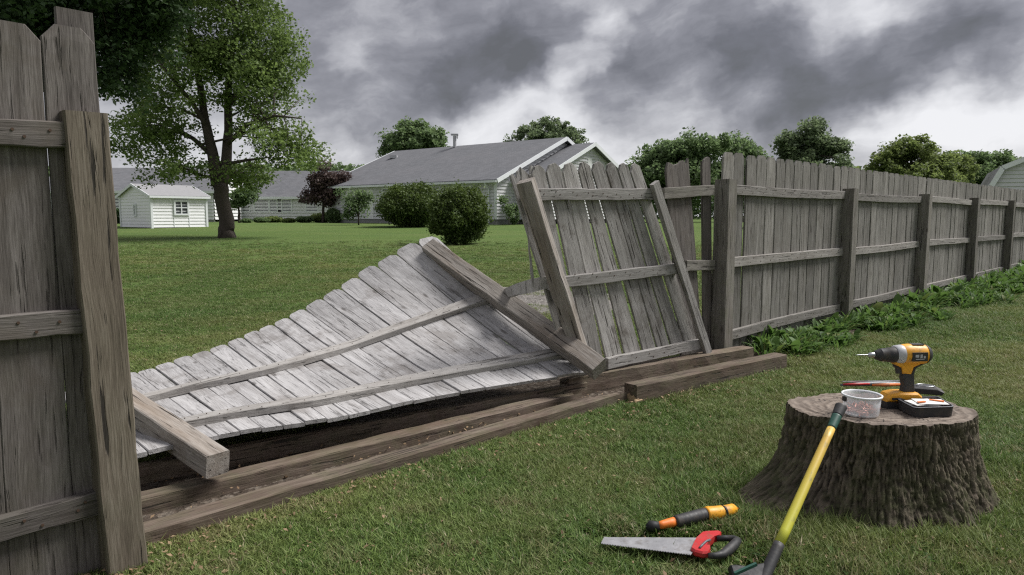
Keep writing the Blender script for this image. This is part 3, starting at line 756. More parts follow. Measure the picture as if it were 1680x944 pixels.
timber('landscape_timber', 'weathered board on edge in the shadow below the fallen panel', G(205, 801), G(960, 650), .05, .115, 'timber', z=-.01, seed=5)
# raw broken tip and rot flakes of the loose timber
e3 = offn(G(1046, 664), -.06); mb = MB(); r = random.Random(12)
mb.prism([(.052, .010), (.055, .040), (.030, .060), (.012, .048), (-.010, .066), (-.040, .050), (-.050, .022), (-.030, .009)][::-1], -.008, .004, Matrix.Translation(e3) @ Matrix((NC, U, Zv_)).transposed().to_4x4())
part('broken_face', mb, M['end_grain'], bpy.data.objects['landscape_timber.003'])
flk = thing('wood_splinters', 'pale splintered wood chips at the broken timber tip', 'wood chips', G(1045, 655), 'loose wood chips')
mb = MB(); r = random.Random(5)
for k in range(7):
    q = G(1030 + r.uniform(-14, 26), 655 + r.uniform(-8, 6), .02 + r.uniform(0, .05)); d = Vector((r.uniform(-1, 1), r.uniform(-1, .3), r.uniform(-.2, .3))).normalized()
    mb.obox(q, q + d * r.uniform(.03, .08), r.uniform(.008, .02), .006, Vector((0, 0, 1)))
part('chip', mb, M['end_grain'], flk, kind='stuff')

# ------------------------------------------------------------------ tree stump
SC = Vector((1.668, 3.02, 0)); SH = .405; SA, SB = .398, .295
def stop_z(y): return SH - math.tan(math.radians(2.2)) * (y - SC.y)
stump = thing('tree_stump', 'wide cut tree stump with rough furrowed bark and tools on its flat top', 'tree stump', SC)
nth, nz = 540, 150
th = np.linspace(0, 2 * PI, nth, endpoint=False); zz = np.linspace(0, 1, nz)
TH, ZN = np.meshgrid(th, zz)
base = 1 / np.sqrt((np.cos(TH) / SA) ** 2 + (np.sin(TH) / SB) ** 2)
base *= 1 + .025 * np.sin(3 * TH + 1) + .015 * np.sin(7 * TH)
def lobe(c, w): d = (TH - c + PI) % (2 * PI) - PI; return np.exp(-(d / w) ** 2)
fl = (1 - ZN)
flare = .075 * fl ** 2.0 + lobe(PI + .22, .42) * (.36 * fl ** 3.6) + lobe(-PI / 2 - .35, .35) * .11 * fl ** 2 + lobe(-PI / 2 + .45, .3) * .12 * fl ** 2.4 \
      + lobe(-.15, .45) * .09 * fl ** 2.2 + lobe(1.2, .4) * .15 * fl ** 2 + lobe(2.2, .4) * .12 * fl ** 2 + .012 * np.sin(9 * TH) * fl
rad = base + flare
arc = TH * .45; hz = ZN * SH
per = lambda k: (np.cos(TH) * k + 30, np.sin(TH) * k + 30)
wx, wy = per(9); w1 = fbm(wx, wy, ZN * 2.2 + 5, 3)
fx, fy = per(30); rid = fbm(fx + (w1 - .5) * 3.0, fy + (w1 - .5) * 3.0, ZN * 5.2 + 9, 3); rid = 1 - np.abs(rid - .5) * 5.0; rid = np.clip(rid, 0, 1)
fx, fy = per(62); rid2 = fbm(fx + (w1 - .5) * 4, fy, ZN * 22, 3)
plates = fbm(*per(38), ZN * 17 + 3, 3)
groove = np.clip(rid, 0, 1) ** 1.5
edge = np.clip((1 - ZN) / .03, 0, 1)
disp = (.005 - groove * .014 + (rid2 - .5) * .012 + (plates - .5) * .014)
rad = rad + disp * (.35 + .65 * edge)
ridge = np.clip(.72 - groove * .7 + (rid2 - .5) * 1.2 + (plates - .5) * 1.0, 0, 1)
Xs, Ys = rad * np.cos(TH), rad * np.sin(TH)
toph = SH - math.tan(math.radians(2.2)) * Ys + (fbm(*per(6), ZN * 0, 3) - .5) * .03
Zs = -.04 + ZN * (toph + .04)
V = np.stack([Xs.ravel(), Ys.ravel(), Zs.ravel()], 1)
a_ = np.arange(nth); ii = (np.arange(nz - 1)[:, None] * nth + a_[None]).ravel(); jj = (np.arange(nz - 1)[:, None] * nth + ((a_ + 1) % nth)[None]).ravel()
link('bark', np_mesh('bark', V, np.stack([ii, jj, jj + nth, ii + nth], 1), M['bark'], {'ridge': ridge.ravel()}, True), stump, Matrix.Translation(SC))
nr = 46; rr = np.linspace(0.0, 1, nr) ** .8; RR, T2 = np.meshgrid(rr, th, indexing='ij')
rt = rad[-1]; X2, Y2 = RR * rt * np.cos(T2), RR * rt * np.sin(T2)
Z2 = SH - math.tan(math.radians(2.2)) * Y2 + (fbm(X2 * 9 + 20, Y2 * 9 + 20, X2 * 0, 4) - .5) * .018 + .003 * np.sin(RR * 90)
Z2 = Z2 * (1 - RR ** 8) + np.tile(Zs[-1], (nr, 1)) * RR ** 8
V = np.stack([X2.ravel(), Y2.ravel(), Z2.ravel()], 1); ii = (np.arange(nr - 1)[:, None] * nth + a_[None]).ravel(); jj = (np.arange(nr - 1)[:, None] * nth + ((a_ + 1) % nth)[None]).ravel()
link('cut_face', np_mesh('cut_face', V, np.stack([ii, ii + nth, jj + nth, jj], 1), M['cut'], None, True), stump, Matrix.Translation(SC))

# ------------------------------------------------------------------ things on the stump
# drill: drawn in its own side view, s metres per photo pixel
s_ = .00276; DR = P(1475, 668, 3.03); DR.z = stop_z(3.03) + .001
drill = thing('cordless_drill', 'yellow and black cordless drill standing on its battery on the stump', 'drill', DR)
DM = Matrix.Translation(DR) @ Matrix.Rotation(math.radians(4), 4, 'Z')
def dx(px): return (px - 1475) * s_
def dz(py): return (668 - py) * s_
def dpart(name, mat, build, smooth=True, parent=None, label=None):
    mb = MB(); build(mb); mb.v = [tuple(DM @ Vector(p)) for p in mb.v]
    o = part(name, mb, M[mat], parent or drill, False, label=label)
    if smooth:
        o.data.polygons.foreach_set('use_smooth', [True] * len(o.data.polygons))
        try: o.data.set_sharp_from_angle(angle=math.radians(38))
        except Exception: pass
    return o
def lathe_x(mb, prof, zc, n=28, sq=1.0):
    rings = [[(x, math.cos(2 * PI * i / n) * r * sq, zc + math.sin(2 * PI * i / n) * r) for i in range(n)] for x, r in prof]; mb.loft(rings)
zc = dz(579)
dpart('motor_housing', 'yellow', lambda m: lathe_x(m, [(dx(1473), .042), (dx(1477), .045), (dx(1484), .047), (dx(1505), .046), (dx(1513), .043), (dx(1517), .036), (dx(1519), .024)], zc))
dpart('end_cap', 'black', lambda m: lathe_x(m, [(dx(1511.5), .0452), (dx(1515), .0415), (dx(1519), .034), (dx(1521), .02)], zc))
dpart('gear_collar', 'label_grey', lambda m: lathe_x(m, [(dx(1461), .036), (dx(1463), .041), (dx(1472), .043), (dx(1474.5), .042)], zc))
dpart('chuck', 'black', lambda m: lathe_x(m, [(dx(1428), .016), (dx(1430), .021), (dx(1436), .026), (dx(1437), .029), (dx(1449), .031), (dx(1450), .033), (dx(1461.5), .036)], zc - .002))
dpart('chuck_jaw', 'metal', lambda m: lathe_x(m, [(dx(1417), .006), (dx(1419), .010), (dx(1425), .012), (dx(1428.5), .011)], zc - .001))
dpart('drill_bit', 'metal', lambda m: lathe_x(m, [(dx(1396), .0006), (dx(1400), .0025), (dx(1418), .0035)], zc - .001, 10))
dpart('neck', 'yellow', lambda m: m.prism([(dx(1464), dz(590)), (dx(1470), dz(590)), (dx(1508), dz(590)), (dx(1502), dz(596)), (dx(1492), dz(600)), (dx(1488), dz(612)), (dx(1474), dz(610)), (dx(1472), dz(600)), (dx(1460), dz(595)), (dx(1460), dz(590))][::-1], -.021, .021, bev=.005), False)
dpart('grip', 'black', lambda m: m.prism([(dx(1476), dz(609)), (dx(1489), dz(608)), (dx(1493), dz(596)), (dx(1510), dz(594)), (dx(1497), dz(602)), (dx(1494), dz(612)), (dx(1496), dz(628)), (dx(1497), dz(644)), (dx(1476), dz(644)), (dx(1478), dz(630)), (dx(1475), dz(618))][::-1], -.019, .019, bev=.006), False)
dpart('trigger', 'black', lambda m: m.prism([(dx(1463), dz(594)), (dx(1474), dz(598)), (dx(1475), dz(610)), (dx(1467), dz(611)), (dx(1466), dz(603)), (dx(1461), dz(598))][::-1], -.011, .011, bev=.003), False)
def side_label(m):
    m.box((dx(1494), -.0445, zc - .004), (.072, .006, .040))
nameplate = dpart('name_plate', 'black', side_label, False)
dpart('plate_print', 'label_grey', lambda m: [m.box((dx(px), -.0480, zc - .004 + dz_), (w, .0012, h)) for px, dz_, w, h in ((1489, .004, .016, .012), (1496, .003, .010, .016), (1501.5, -.001, .009, .010), (1494, -.010, .040, .003))], False, nameplate)
dpart('top_vent', 'black', lambda m: m.box((dx(1497), -.004, zc + .0455), (.052, .034, .004)), False)
dpart('foot_housing', 'yellow', lambda m: m.prism([(dx(1445), dz(655)), (dx(1445), dz(650)), (dx(1451), dz(643)), (dx(1466), dz(640)), (dx(1498), dz(641)), (dx(1505), dz(647)), (dx(1506), dz(655))], -.040, .040, bev=.008), False)
dpart('battery', 'black', lambda m: m.prism([(dx(1445), dz(655)), (dx(1504), dz(655)), (dx(1503), dz(668)), (dx(1447), dz(668))], -.038, .038, bev=.004), False)
dpart('battery_latch', 'black', lambda m: m.box((dx(1459), -.041, dz(649.5)), (.036, .006, .010)), False)

# tub of screws
TU = P(1413, 668, 2.90); TU.z = stop_z(2.9) + .002
tub = thing('plastic_tub', 'small clear plastic tub of reddish screws in front of the drill', 'tub', TU)
def lathe(mb, c, prof, n=40, sx=1.0, sy=1.0, cap=False):
    rings = [[(c.x + math.cos(2 * PI * i / n) * r * sx, c.y + math.sin(2 * PI * i / n) * r * sy, c.z + z) for i in range(n)] for r, z in prof]; mb.loft(rings, cap)
mb = MB(); lathe(mb, TU, [(.0, .003), (.064, .002), (.069, .004), (.071, .012), (.0765, .088), (.0745, .088), (.069, .014), (.066, .008), (.0, .008)])
o = part('tub_wall', mb, M['tub'], tub, True)
mb = MB(); lathe(mb, TU, [(.0755, .083), (.0815, .084), (.082, .090), (.078, .0925), (.0745, .088)]); part('rim', mb, M['white_trim'], tub, True)
mb = MB(); mb.box((TU.x - .080, TU.y - .01, TU.z + .072), (.010, .022, .018)); part('clip', mb, M['black'], tub)
mb = MB(); r = random.Random(4)
for k in range(150):
    a = r.uniform(0, 2 * PI); q = r.uniform(0, .058); h = r.uniform(.010, .046) * (1 - q * 4); p = TU + Vector((math.cos(a) * q, math.sin(a) * q, max(.012, h)))
    d = Vector((r.uniform(-1, 1), r.uniform(-1, 1), r.uniform(-.5, .5))).normalized(); mb.tube([p, p + d * .022], [.0032, .0012], 5); mb.tube([p, p - d * .003], [.006, .006], 6)
part('screws', mb, M['copper'], tub, kind='stuff')

# tray
zt = stop_z(2.84) + .046
c0, c1, c2, c3 = G(1470, 654, zt), G(1500, 670, zt), G(1568, 668, zt), G(1538, 650, zt)
tc_ = (c0 + c1 + c2 + c3) / 4; tray = thing('tool_tray', 'black plastic tray holding white papers beside the drill battery', 'tray', Vector((tc_.x, tc_.y, zt - .046)))
def rrect(f, z, n=5):
    cs = [tc_ + (c - tc_) * f for c in (c0, c1, c2, c3)]; out = []
    for i in range(4):
        p, q, s2 = cs[i - 1], cs[i], cs[(i + 1) % 4]
        for k in range(n + 1):
            u = k / n; A = q.lerp(p, .14); B = q.lerp(s2, .14); w = A * (1 - u) ** 2 + q * 2 * u * (1 - u) + B * u * u; out.append(Vector((w.x, w.y, z)))
    return out
mb = MB(); mb.loft([rrect(.90, zt - .045), rrect(.95, zt - .043), rrect(.98, zt - .004), rrect(1.0, zt), rrect(.93, zt + .0005), rrect(.90, zt - .004), rrect(.86, zt - .022)]); part('tray_shell', mb, M['black'], tray)
mb = MB(); mb.loft([rrect(.985, zt - .0005), rrect(1.0, zt + .0015), rrect(.94, zt + .0025), rrect(.93, zt + .0008)], cap=False); part('rim', mb, M['grey_plastic'], tray)
mb = MB()
for k, (dx_, dy_, ro) in enumerate(((-.012, .004, .15), (.018, -.002, -.2))):
    m = Matrix.Translation(Vector((tc_.x + dx_, tc_.y + dy_, zt - .001 + .004 * k))) @ Matrix.Rotation(ro + .1, 4, 'Z') @ Matrix.Rotation(.05, 4, 'X')
    mb.box((0, 0, 0), (.125, .072, .0025), m)
part('paper', mb, M['paper'], tray)
mb = MB(); m = Matrix.Translation(Vector((tc_.x + .05, tc_.y + .004, zt + .007))) @ Matrix.Rotation(-.55, 4, 'Z'); mb.box((0, 0, 0), (.055, .014, .004), m); part('orange_slip', mb, M['orange'], tray); mb = MB(); m = Matrix.Translation(Vector((tc_.x - .03, tc_.y - .018, zt + .007))) @ Matrix.Rotation(.3, 4, 'Z'); mb.box((0, 0, 0), (.04, .012, .004), m); part('orange_slip', mb, M['orange'], tray)

# long slim tool behind tub and a pair of clear safety glasses
zb = stop_z(3.2) + .012
a, b = G(1379, 634, zb + .010), G(1482, 632, zb + .010)
tl = thing('folding_saw', 'long slim dark tool with orange trim lying at the back of the stump', 'folding saw', (a + b) / 2)
d = (b - a).normalized(); nrm = Vector((-d.y, d.x, 0)); L = (b - a).length
TM = Matrix((d, nrm, Vector((0, 0, 1)))).transposed().to_4x4(); TM.translation = a
mb = MB(); rings = []
for u, w, h in ((0, .006, .006), (.08, .012, .012), (.3, .020, .017), (.6, .022, .019), (.9, .020, .018), (1.0, .010, .010)):
    rings.append([TM @ Vector((u * L, math.cos(t_) * w, .006 + .02 * math.sin(PI * u) * .3 + math.sin(t_) * h * .7)) for t_ in [2 * PI * k / 12 for k in range(12)]])
mb.loft(rings); part('handle', mb, M['grey_plastic'], tl, True)
mb = MB(); mb.tube([TM @ Vector((L * .02, -.010, .012)), TM @ Vector((L * .2, -.018, .014)), TM @ Vector((L * .42, -.021, .015))], [.004, .007, .004], 8); part('red_inlay', mb, M['red'], tl, True)
mb = MB(); mb.tube([TM @ Vector((L * .46, -.020, .008)), TM @ Vector((L * .7, -.023, .008)), TM @ Vector((L * .95, -.02, .008))], [.006, .009, .006], 8); part('orange_grip', mb, M['orange'], tl, True)
mb = MB(); m = TM @ Matrix.Translation((L * .5, 0, .024)); mb.box((0, 0, 0), (L * .95, .010, .002), m); part('blade', mb, M['metal'], tl)
ca = G(1514, 640, stop_z(3.15) + .012); cs = thing('tool_case', 'low black case lying behind the drill battery', 'case', ca)
mb = MB(); m = Matrix.Translation(ca) @ Matrix.Rotation(-.35, 4, 'Z'); mb.prism([(-.075, -.012), (.075, -.012), (.085, .004), (.055, .018), (-.06, .018), (-.08, .006)], -.045, .045, m, bev=.004); part('case_body', mb, M['black'], cs)
mb = MB(); mb.tube([m @ Vector((.04 * math.cos(t_) + .01, .022 * math.sin(t_), .024)) for t_ in [2 * PI * k / 20 for k in range(20)]], [.0025] * 20, 6); part('wire_ring', mb, M['metal'], cs, True)

# axe leaning on the stump
hb = G(1247, 962, .02); ht = P(1380, 667, 2.735)
axe = thing('splitting_axe', 'long handled axe with a yellow shaft leaning against the stump', 'axe', hb)
AX = frame(hb, ht, Vector((0, -1, .3))); AL = (ht - hb).length
def axtube(name, z0, z1, r0, r1, mat, n=20, capr=True):
    mb = MB(); k = 10; pts = [(0, 0, z0 + (z1 - z0) * i / k) for i in range(k + 1)]; rads = [r0 + (r1 - r0) * i / k for i in range(k + 1)]
    mb.tube(pts, rads, n, squash=.92); me = mb.mesh(name, M[mat], True); return link(name, me, axe, AX)
axtube('lower_grip', 0.0, .178, .0215, .0195, 'black'); axtube('shaft', .177, AL - .125, .0185, .0160, 'pole')
axtube('green_band', AL - .126, AL - .055, .0170, .0195, 'green_grip'); axtube('butt_cap', AL - .056, AL, .0200, .0235, 'black')
# axe head flat on the ground, pointing to the left
hm = Matrix.Translation(hb + Vector((-.005, .01, .012))) @ Matrix.Rotation(math.radians(12), 4, 'Z')
mb = MB(); mb.prism([(.045, -.015), (.045, .055), (-.02, .05), (-.060, .060), (-.082, .060), (-.088, .02), (-.082, -.02), (-.06, -.015), (-.02, -.012)], -.018, .018, hm @ Matrix.Rotation(math.radians(-55), 4, 'X'), bev=.006)
part('axe_head', mb, M['dark_metal'], axe)
mb = MB(); mb.box((-.03, 0, .062), (.085, .010, .010), hm @ Matrix.Rotation(math.radians(-18), 4, 'Y')); part('blade_guard', mb, M['green_grip'], axe)

# ------------------------------------------------------------------ tools on the grass
zs_ = .052
def flat_poly(pts, z0, z1, bev=0.0, tilt=0.0):
    mb = MB(); out = [G(x, y, z0) for x, y in pts]; n = len(out); c = sum(out, Vector()) / n
    lay = [(1.0, z0)]
    lay = [(1 - bev * 2, 0), (1.0, .25), (1.0, .75), (1 - bev * 2, 1.0)] if bev else [(1, 0), (1, 1)]
    rings = [[Vector((c.x + (p.x - c.x) * f, c.y + (p.y - c.y) * f, z0 + (z1 - z0) * h)) for p in out] for f, h in lay]
    mb.loft(rings); return mb
c3_ = lambda x, y: (970 + x * .2143, 800 + y * .2143)
saw = thing('hand_saw', 'hand saw with steel blade and red and black handle on the grass', 'hand saw', G(1100, 900, .03))
low = [(100, 380), (75, 425)]; 
bl = [c3_(75, 428), c3_(108, 382)] + [c3_(850, 385), c3_(765, 515)]
teeth = []
for k in range(56):
    u = k / 56; x = 765 + (75 - 765) * u; y = 515 + (428 - 515) * u; teeth.append(c3_(x, y)); teeth.append(c3_(x - 6, y + 7))
bl = [c3_(75, 428), c3_(100, 380), c3_(130, 384), c3_(860, 388)] + teeth
part('blade', flat_poly(bl, zs_, zs_ + .0018), M['bright_metal'], saw)
redo = [c3_(x, y) for x, y in ((850, 385), (880, 378), (975, 374), (995, 382), (985, 408), (945, 420), (905, 455), (880, 490), (908, 492), (912, 515), (895, 545), (850, 548), (790, 532), (760, 512), (775, 480), (800, 430))]
def ring_poly(outer, z0, z1, bev=.0): return flat_poly(outer, z0, z1, bev)
part('red_cheek', flat_poly(redo, zs_ - .012, zs_ + .014, .03), M['red'], saw)
mb = MB(); hp = [(960, 390), (1030, 388), (1090, 392), (1118, 408), (1095, 440), (1048, 482), (1005, 514), (950, 524), (895, 522)]
pts = [G(*c3_(x, y), zs_ + .002) for x, y in hp]; mb.tube(pts, [.010, .011, .013, .016, .018, .018, .015, .012, .010], 12); part('black_grip', mb, M['black'], saw, True)
mb = MB(); mb.tube([G(*c3_(x, y), zs_ + .0165) for x, y in ((830, 462), (850, 440), (880, 412), (910, 400))], [.0045] * 4, 6); part('handle_mark', mb, M['grey_plastic'], saw, True)

pv = thing('garden_tool', 'dark hand tool with orange collar and yellow end lying near the stump root', 'hand tool', G(1135, 855, .02))
def seg(name, pts, rads, mat, n=14, z=.042, smooth=True):
    mb = MB(); mb.tube([G(*c3_(x, y), z + dz_) for x, y, dz_ in pts], [q * 1.25 for q in rads], n); return part(name, mb, M[mat], pv, smooth)
seg('blade', [(420, 305, -.008), (455, 298, -.004), (520, 292, 0)], [.008, .020, .013], 'dark_metal', 8)
seg('orange_collar', [(505, 292, 0), (540, 286, 0), (600, 272, 0), (648, 262, 0)], [.010, .013, .015, .016], 'orange')
seg('grip', [(640, 264, 0), (655, 262, 0), (750, 238, .002), (850, 212, .004), (882, 206, .004)], [.019, .021, .0215, .022, .022], 'black')
seg('yellow_cap', [(876, 207, .004), (890, 205, .004), (960, 196, .004), (1030, 182, .002), (1085, 168, 0), (1102, 164, 0)], [.024, .025, .023, .020, .019, .012], 'yellow')
seg('cap_ring', [(1006, 190, .003), (1018, 187, .003)], [.0218, .0218], 'dark_metal')
seg('tip', [(1100, 164, 0), (1125, 160, 0)], [.006, .002], 'orange', 8)

# ------------------------------------------------------------------ buildings
def siding(mb, o, u, n, urange, z0, z1, course=.2, proud=.06):
    z = z0
    while z < z1 - .02:
        zt_ = min(z + course, z1); ua, ub = urange(z); va, vb = urange(zt_ - .001)
        if ub - ua > .05:
            A, B = o + u * ua + Vector((0, 0, z)) + n * proud, o + u * ub + Vector((0, 0, z)) + n * proud
            C, D_ = o + u * vb + Vector((0, 0, zt_)) + n * .004, o + u * va + Vector((0, 0, zt_)) + n * .004
            A2, B2 = A - n * (proud + .005), B - n * (proud + .02)
            i = len(mb.v); mb.v += [tuple(p) for p in (A, B, C, D_, A2, B2)]; mb.f += [(i, i + 1, i + 2, i + 3), (i, i + 4, i + 5, i + 1)]
        z = zt_
def quadslab(mb, a, b, c, d, th):
    nn = (b - a).cross(d - a).normalized()
    if nn.z < 0: nn = -nn
    lo = [p - nn * th for p in (a, b, c, d)]; i = len(mb.v); mb.v += [tuple(p) for p in (a, b, c, d)] + [tuple(p) for p in lo]
    mb.f += [(i, i + 1, i + 2, i + 3), (i + 4, i + 7, i + 6, i + 5)] + [(i + k, i + 4 + k, i + 4 + (k + 1) % 4, i + (k + 1) % 4) for k in range(4)]
def window(parent, o, u, n, uc, zc, w, h, mull=(1, 1), trim='white_trim'):
    c = o + u * uc + Vector((0, 0, zc)) + n * .05; m = Matrix((u, -n, Vector((0, 0, 1)))).transposed().to_4x4(); m.translation = c
    mb = MB(); f = .09
    for s in (-1, 1): mb.box((s * (w / 2 + f / 2), 0, 0), (f, .07, h + 2 * f), m); mb.box((0, .001, s * (h / 2 + f / 2)), (w, .066, f), m)
    for k in range(1, mull[0] + 1): mb.box((-w / 2 + w * k / (mull[0] + 1), 0, 0), (.05, .045, h), m)
    for k in range(1, mull[1] + 1): mb.box((0, .002, -h / 2 + h * k / (mull[1] + 1)), (w, .04, .05), m)
    fr = part('window', mb, M[trim], parent); mb = MB(); mb.box((0, .03, 0), (w, .012, h), m); part('pane', mb, M['pane'], fr); return fr
Zv = Vector((0, 0, 1))
# main house
C0 = Vector((-.98, 41, .78)); ul = Vector((-.8, .6, 0)); ug = Vector((.6, .8, 0)); nl = Vector((-.6, -.8, 0)); ng = Vector((.8, -.6, 0))
LH, GH = 15.6, 7.17; EZ, RZ = 2.68, 5.62
house = thing('ranch_house', 'pale grey ranch house with long slate grey roof behind the fallen panel', 'house', C0)
mb = MB(); siding(mb, C0, ul, nl, lambda z: (0, LH), .30, EZ, .2); siding(mb, C0, ug, ng, lambda z: (max(0, (z - EZ) / (RZ - EZ)) * GH, 2 * GH - max(0, (z - EZ) / (RZ - EZ)) * GH), .30, RZ, .2)
siding(mb, C0 + ul * LH, ug, -ng, lambda z: (max(0, (z - EZ) / (RZ - EZ)) * GH, 2 * GH - max(0, (z - EZ) / (RZ - EZ)) * GH), .30, RZ, .2)
part('siding', mb, M['house_wall'], house, kind='stuff')
mb = MB()
mb.obox(C0 + Zv * .1 + ul * 0 - nl * .06, C0 + ul * LH + Zv * .1 - nl * .06, .1, .44, Zv); mb.obox(C0 + Zv * .1 - ng * .06, C0 + ug * 2 * GH + Zv * .1 - ng * .06, .1, .44, Zv)
part('foundation', mb, M['foundation'], house)
ov = .42; k_ = (RZ - EZ) / GH
def rp(h, l, lift=.10): return C0 + ug * h + ul * l + Zv * (EZ + (RZ - EZ) * (1 - abs(h - GH) / GH) + lift)
def roofslab(parent, cc, half, ez, rz, l0, l1, ovh=.42, mat='shingle', th=.12, mid=None):
    kk = (rz - ez) / half
    mb = MB()
    A = cc + ug * (mid - half - ovh) + Zv * (ez - kk * ovh + .14); Bm = cc + ug * mid + Zv * (rz + .14); E = cc + ug * (mid + half + ovh) + Zv * (ez - kk * ovh + .14)
    quadslab(mb, A + ul * l0, A + ul * l1, Bm + ul * l1, Bm + ul * l0, th); quadslab(mb, E + ul * l0, Bm + ul * l0 + Zv * .002, Bm + ul * l1 + Zv * .002, E + ul * l1, th)
    rf = part('roof', mb, M[mat], parent)
    mb = MB()
    for (p, q) in ((A, Bm), (E, Bm)):
        for l in (l0 - .02, l1 + .02): mb.obox(p + ul * l - Zv * .10, q + ul * l - Zv * .10, .05, .24, (Zv - (q - p).normalized() * Zv.dot((q - p).normalized())))
    part('fascia', mb, M['white_trim'], parent)
    mb = MB(); mb.obox(A + ul * l0 - Zv * .12 - ug * .07, A + ul * l1 - Zv * .12 - ug * .07, .12, .13, Zv); mb.obox(A + ug * ovh * .5 - Zv * .16 + ul * (l0 + .05), A + ug * ovh * .5 - Zv * .16 + ul * (l1 - .05), ovh, .03, Zv); part('gutter', mb, M['white_trim'], parent)
    return rf
rf = roofslab(house, C0, GH, EZ, RZ, -.45, LH + .45, mid=GH)
# vents on the roof
q = C0 + ul * 9.3 + ug * (GH - .3) + Zv * RZ
mb = MB(); mb.tube([q, q + Zv * .85], [.13, .13], 12); mb.box(tuple(q + Zv * .95), (.55, .4, .10)); mb.box(tuple(q + Zv * .82 + Vector((.2, 0, 0))), (.08, .3, .3)); o = part('chimney_pipe', mb, M['label_grey'], rf)
q = C0 + ul * 14.2 + ug * (GH - 1.9) + Zv * (RZ - 1.9 * k_ + .22); mb = MB(); mb.box(tuple(q), (.55, .5, .22)); part('roof_vent', mb, M['label_grey'], rf)
mb = MB(); mb.box((0, 0, EZ / 2 + .15), (.16, .16, EZ - .3), Matrix.Translation(C0 + (nl + ng) * .01)); part('corner_board', mb, M['white_trim'], house)
mb = MB(); q = C0 + ul * .45 + nl * .10; mb.tube([q + nl * .38 + Zv * (EZ - .22), q + nl * .3 + Zv * (EZ - .35), q + Zv * (EZ - .6), q + Zv * .1], [.055] * 4, 8); part('downspout', mb, M['white_trim'], house)
window(house, C0, ul, nl, 1.9 + 1.0, 2.05, .8, .65, (0, 0)); window(house, C0, ul, nl, 9.2, 1.75, 1.0, 1.1, (1, 1)); window(house, C0, ul, nl, 6.3, 1.75, 1.0, 1.1, (1, 1))
for l in (11.0, 13.2):
    mb = MB(); q = C0 + ul * l + nl * .03 + Zv * 1.3; mb.box((0, 0, 0), (.6, .05, 2.0), Matrix.Translation(q) @ Matrix.Rotation(math.atan2(ul.y, ul.x), 4, 'Z')); part('shutter', mb, M['white'], house)
# front wing with its own gable
E0 = C0 + ng * 1.7; H2 = 8.0; HW = 6.2; RZ2 = 5.22; 
mb = MB(); rngf = lambda z: (H2 - HW + max(0, (z - EZ) / (RZ2 - EZ)) * HW, H2 + HW - max(0, (z - EZ) / (RZ2 - EZ)) * HW)
siding(mb, E0, ug, ng, rngf, .3, RZ2, .2); siding(mb, E0 + ug * (H2 - HW), ul, nl, lambda z: (0, 1.7), .3, EZ, .2); part('wing_siding', mb, M['house_wall'], house, kind='stuff')
roofslab(house, C0, HW, EZ, RZ2, -1.7 - .45, -.02, mid=H2)
mb = MB(); q = E0 + ug * H2 + ng * .04 + Zv * (EZ + 1.35); mb.box((0, 0, 0), (.5, .05, .7), Matrix.Translation(q) @ Matrix.Rotation(math.atan2(ug.y, ug.x), 4, 'Z')); part('gable_vent', mb, M['white'], house)

# garden shed
K = P(250, 375.5, 35); al = math.radians(52); uf = Vector((math.cos(al), math.sin(al), 0)); us = Vector((-math.sin(al), math.cos(al), 0))
nf, ns = Vector((uf.y, -uf.x, 0)), Vector((-uf.x, -uf.y, 0)); FW, SW = 2.9, 3.55; sez, srz = 1.72, 2.30
shed = thing('garden_shed', 'small white lapboard shed with a four pane window left of the big tree', 'shed', K)
K = K - Zv * .02
mb = MB(); siding(mb, K, uf, nf, lambda z: (0, FW), .08, sez, .165, .030); tri = lambda z: (max(0, (z - sez) / (srz - sez)) * SW / 2, SW - max(0, (z - sez) / (srz - sez)) * SW / 2)
siding(mb, K, us, ns, tri, .08, srz, .165, .030); siding(mb, K + uf * FW, us, -ns, tri, .08, srz, .165, .030); siding(mb, K + us * SW, uf, -nf, lambda z: (0, FW), .08, sez, .165, .030); part('siding', mb, M['white'], shed, kind='stuff')
mb = MB(); kk = (srz - sez) / (SW / 2); A = K - us * .18 + Zv * (sez - kk * .18 + .05); Bm = K + us * SW / 2 + Zv * (srz + .05); E = K + us * (SW + .18) + Zv * (sez - kk * .18 + .05)
quadslab(mb, A - uf * .15, A + uf * (FW + .15), Bm + uf * (FW + .15), Bm - uf * .15, .05); quadslab(mb, E - uf * .15, Bm - uf * .15 + Zv * .002, Bm + uf * (FW + .15) + Zv * .002, E + uf * (FW + .15), .05); part('roof', mb, M['shed_roof'], shed)
mb = MB()
for l in (-.17, FW + .17):
    for p, q in ((A, Bm), (E, Bm)): mb.obox(p + uf * l - Zv * .05, q + uf * l - Zv * .05, .03, .12, Zv)
mb.obox(A - uf * .15 - Zv * .07 - us * .02, A + uf * (FW + .15) - Zv * .07 - us * .02, .03, .11, Zv)
for p in (K, K + uf * FW, K + us * SW): mb.box((0, 0, .86), (.11, .11, 1.70), Matrix.Translation(p + (nf + ns) * .004) @ Matrix.Rotation(al, 4, 'Z'))
part('trim', mb, M['white_trim'], shed)
window(shed, K, uf, nf, 1.52, 1.10, .62, .62, (1, 1))
mb = MB(); 
for uu in (1.12, 1.92): mb.box((uu, 0, .38), (.03, .05, .6), Matrix.Translation(K + nf * .015) @ Matrix.Rotation(al, 4, 'Z'))
part('hatch_trim', mb, M['white_trim'], shed)
window(shed, K, us, ns, 1.75, .98, .14, .5, (0, 0))
mb = MB()
for a, b_ in ((K, K + uf * FW), (K, K + us * SW)): mb.obox(a - Zv * .02 - (nf + ns) * .03, b_ - Zv * .02 - (nf + ns) * .03, .06, .22, Zv)
part('skid', mb, M['timber_dark'], shed)

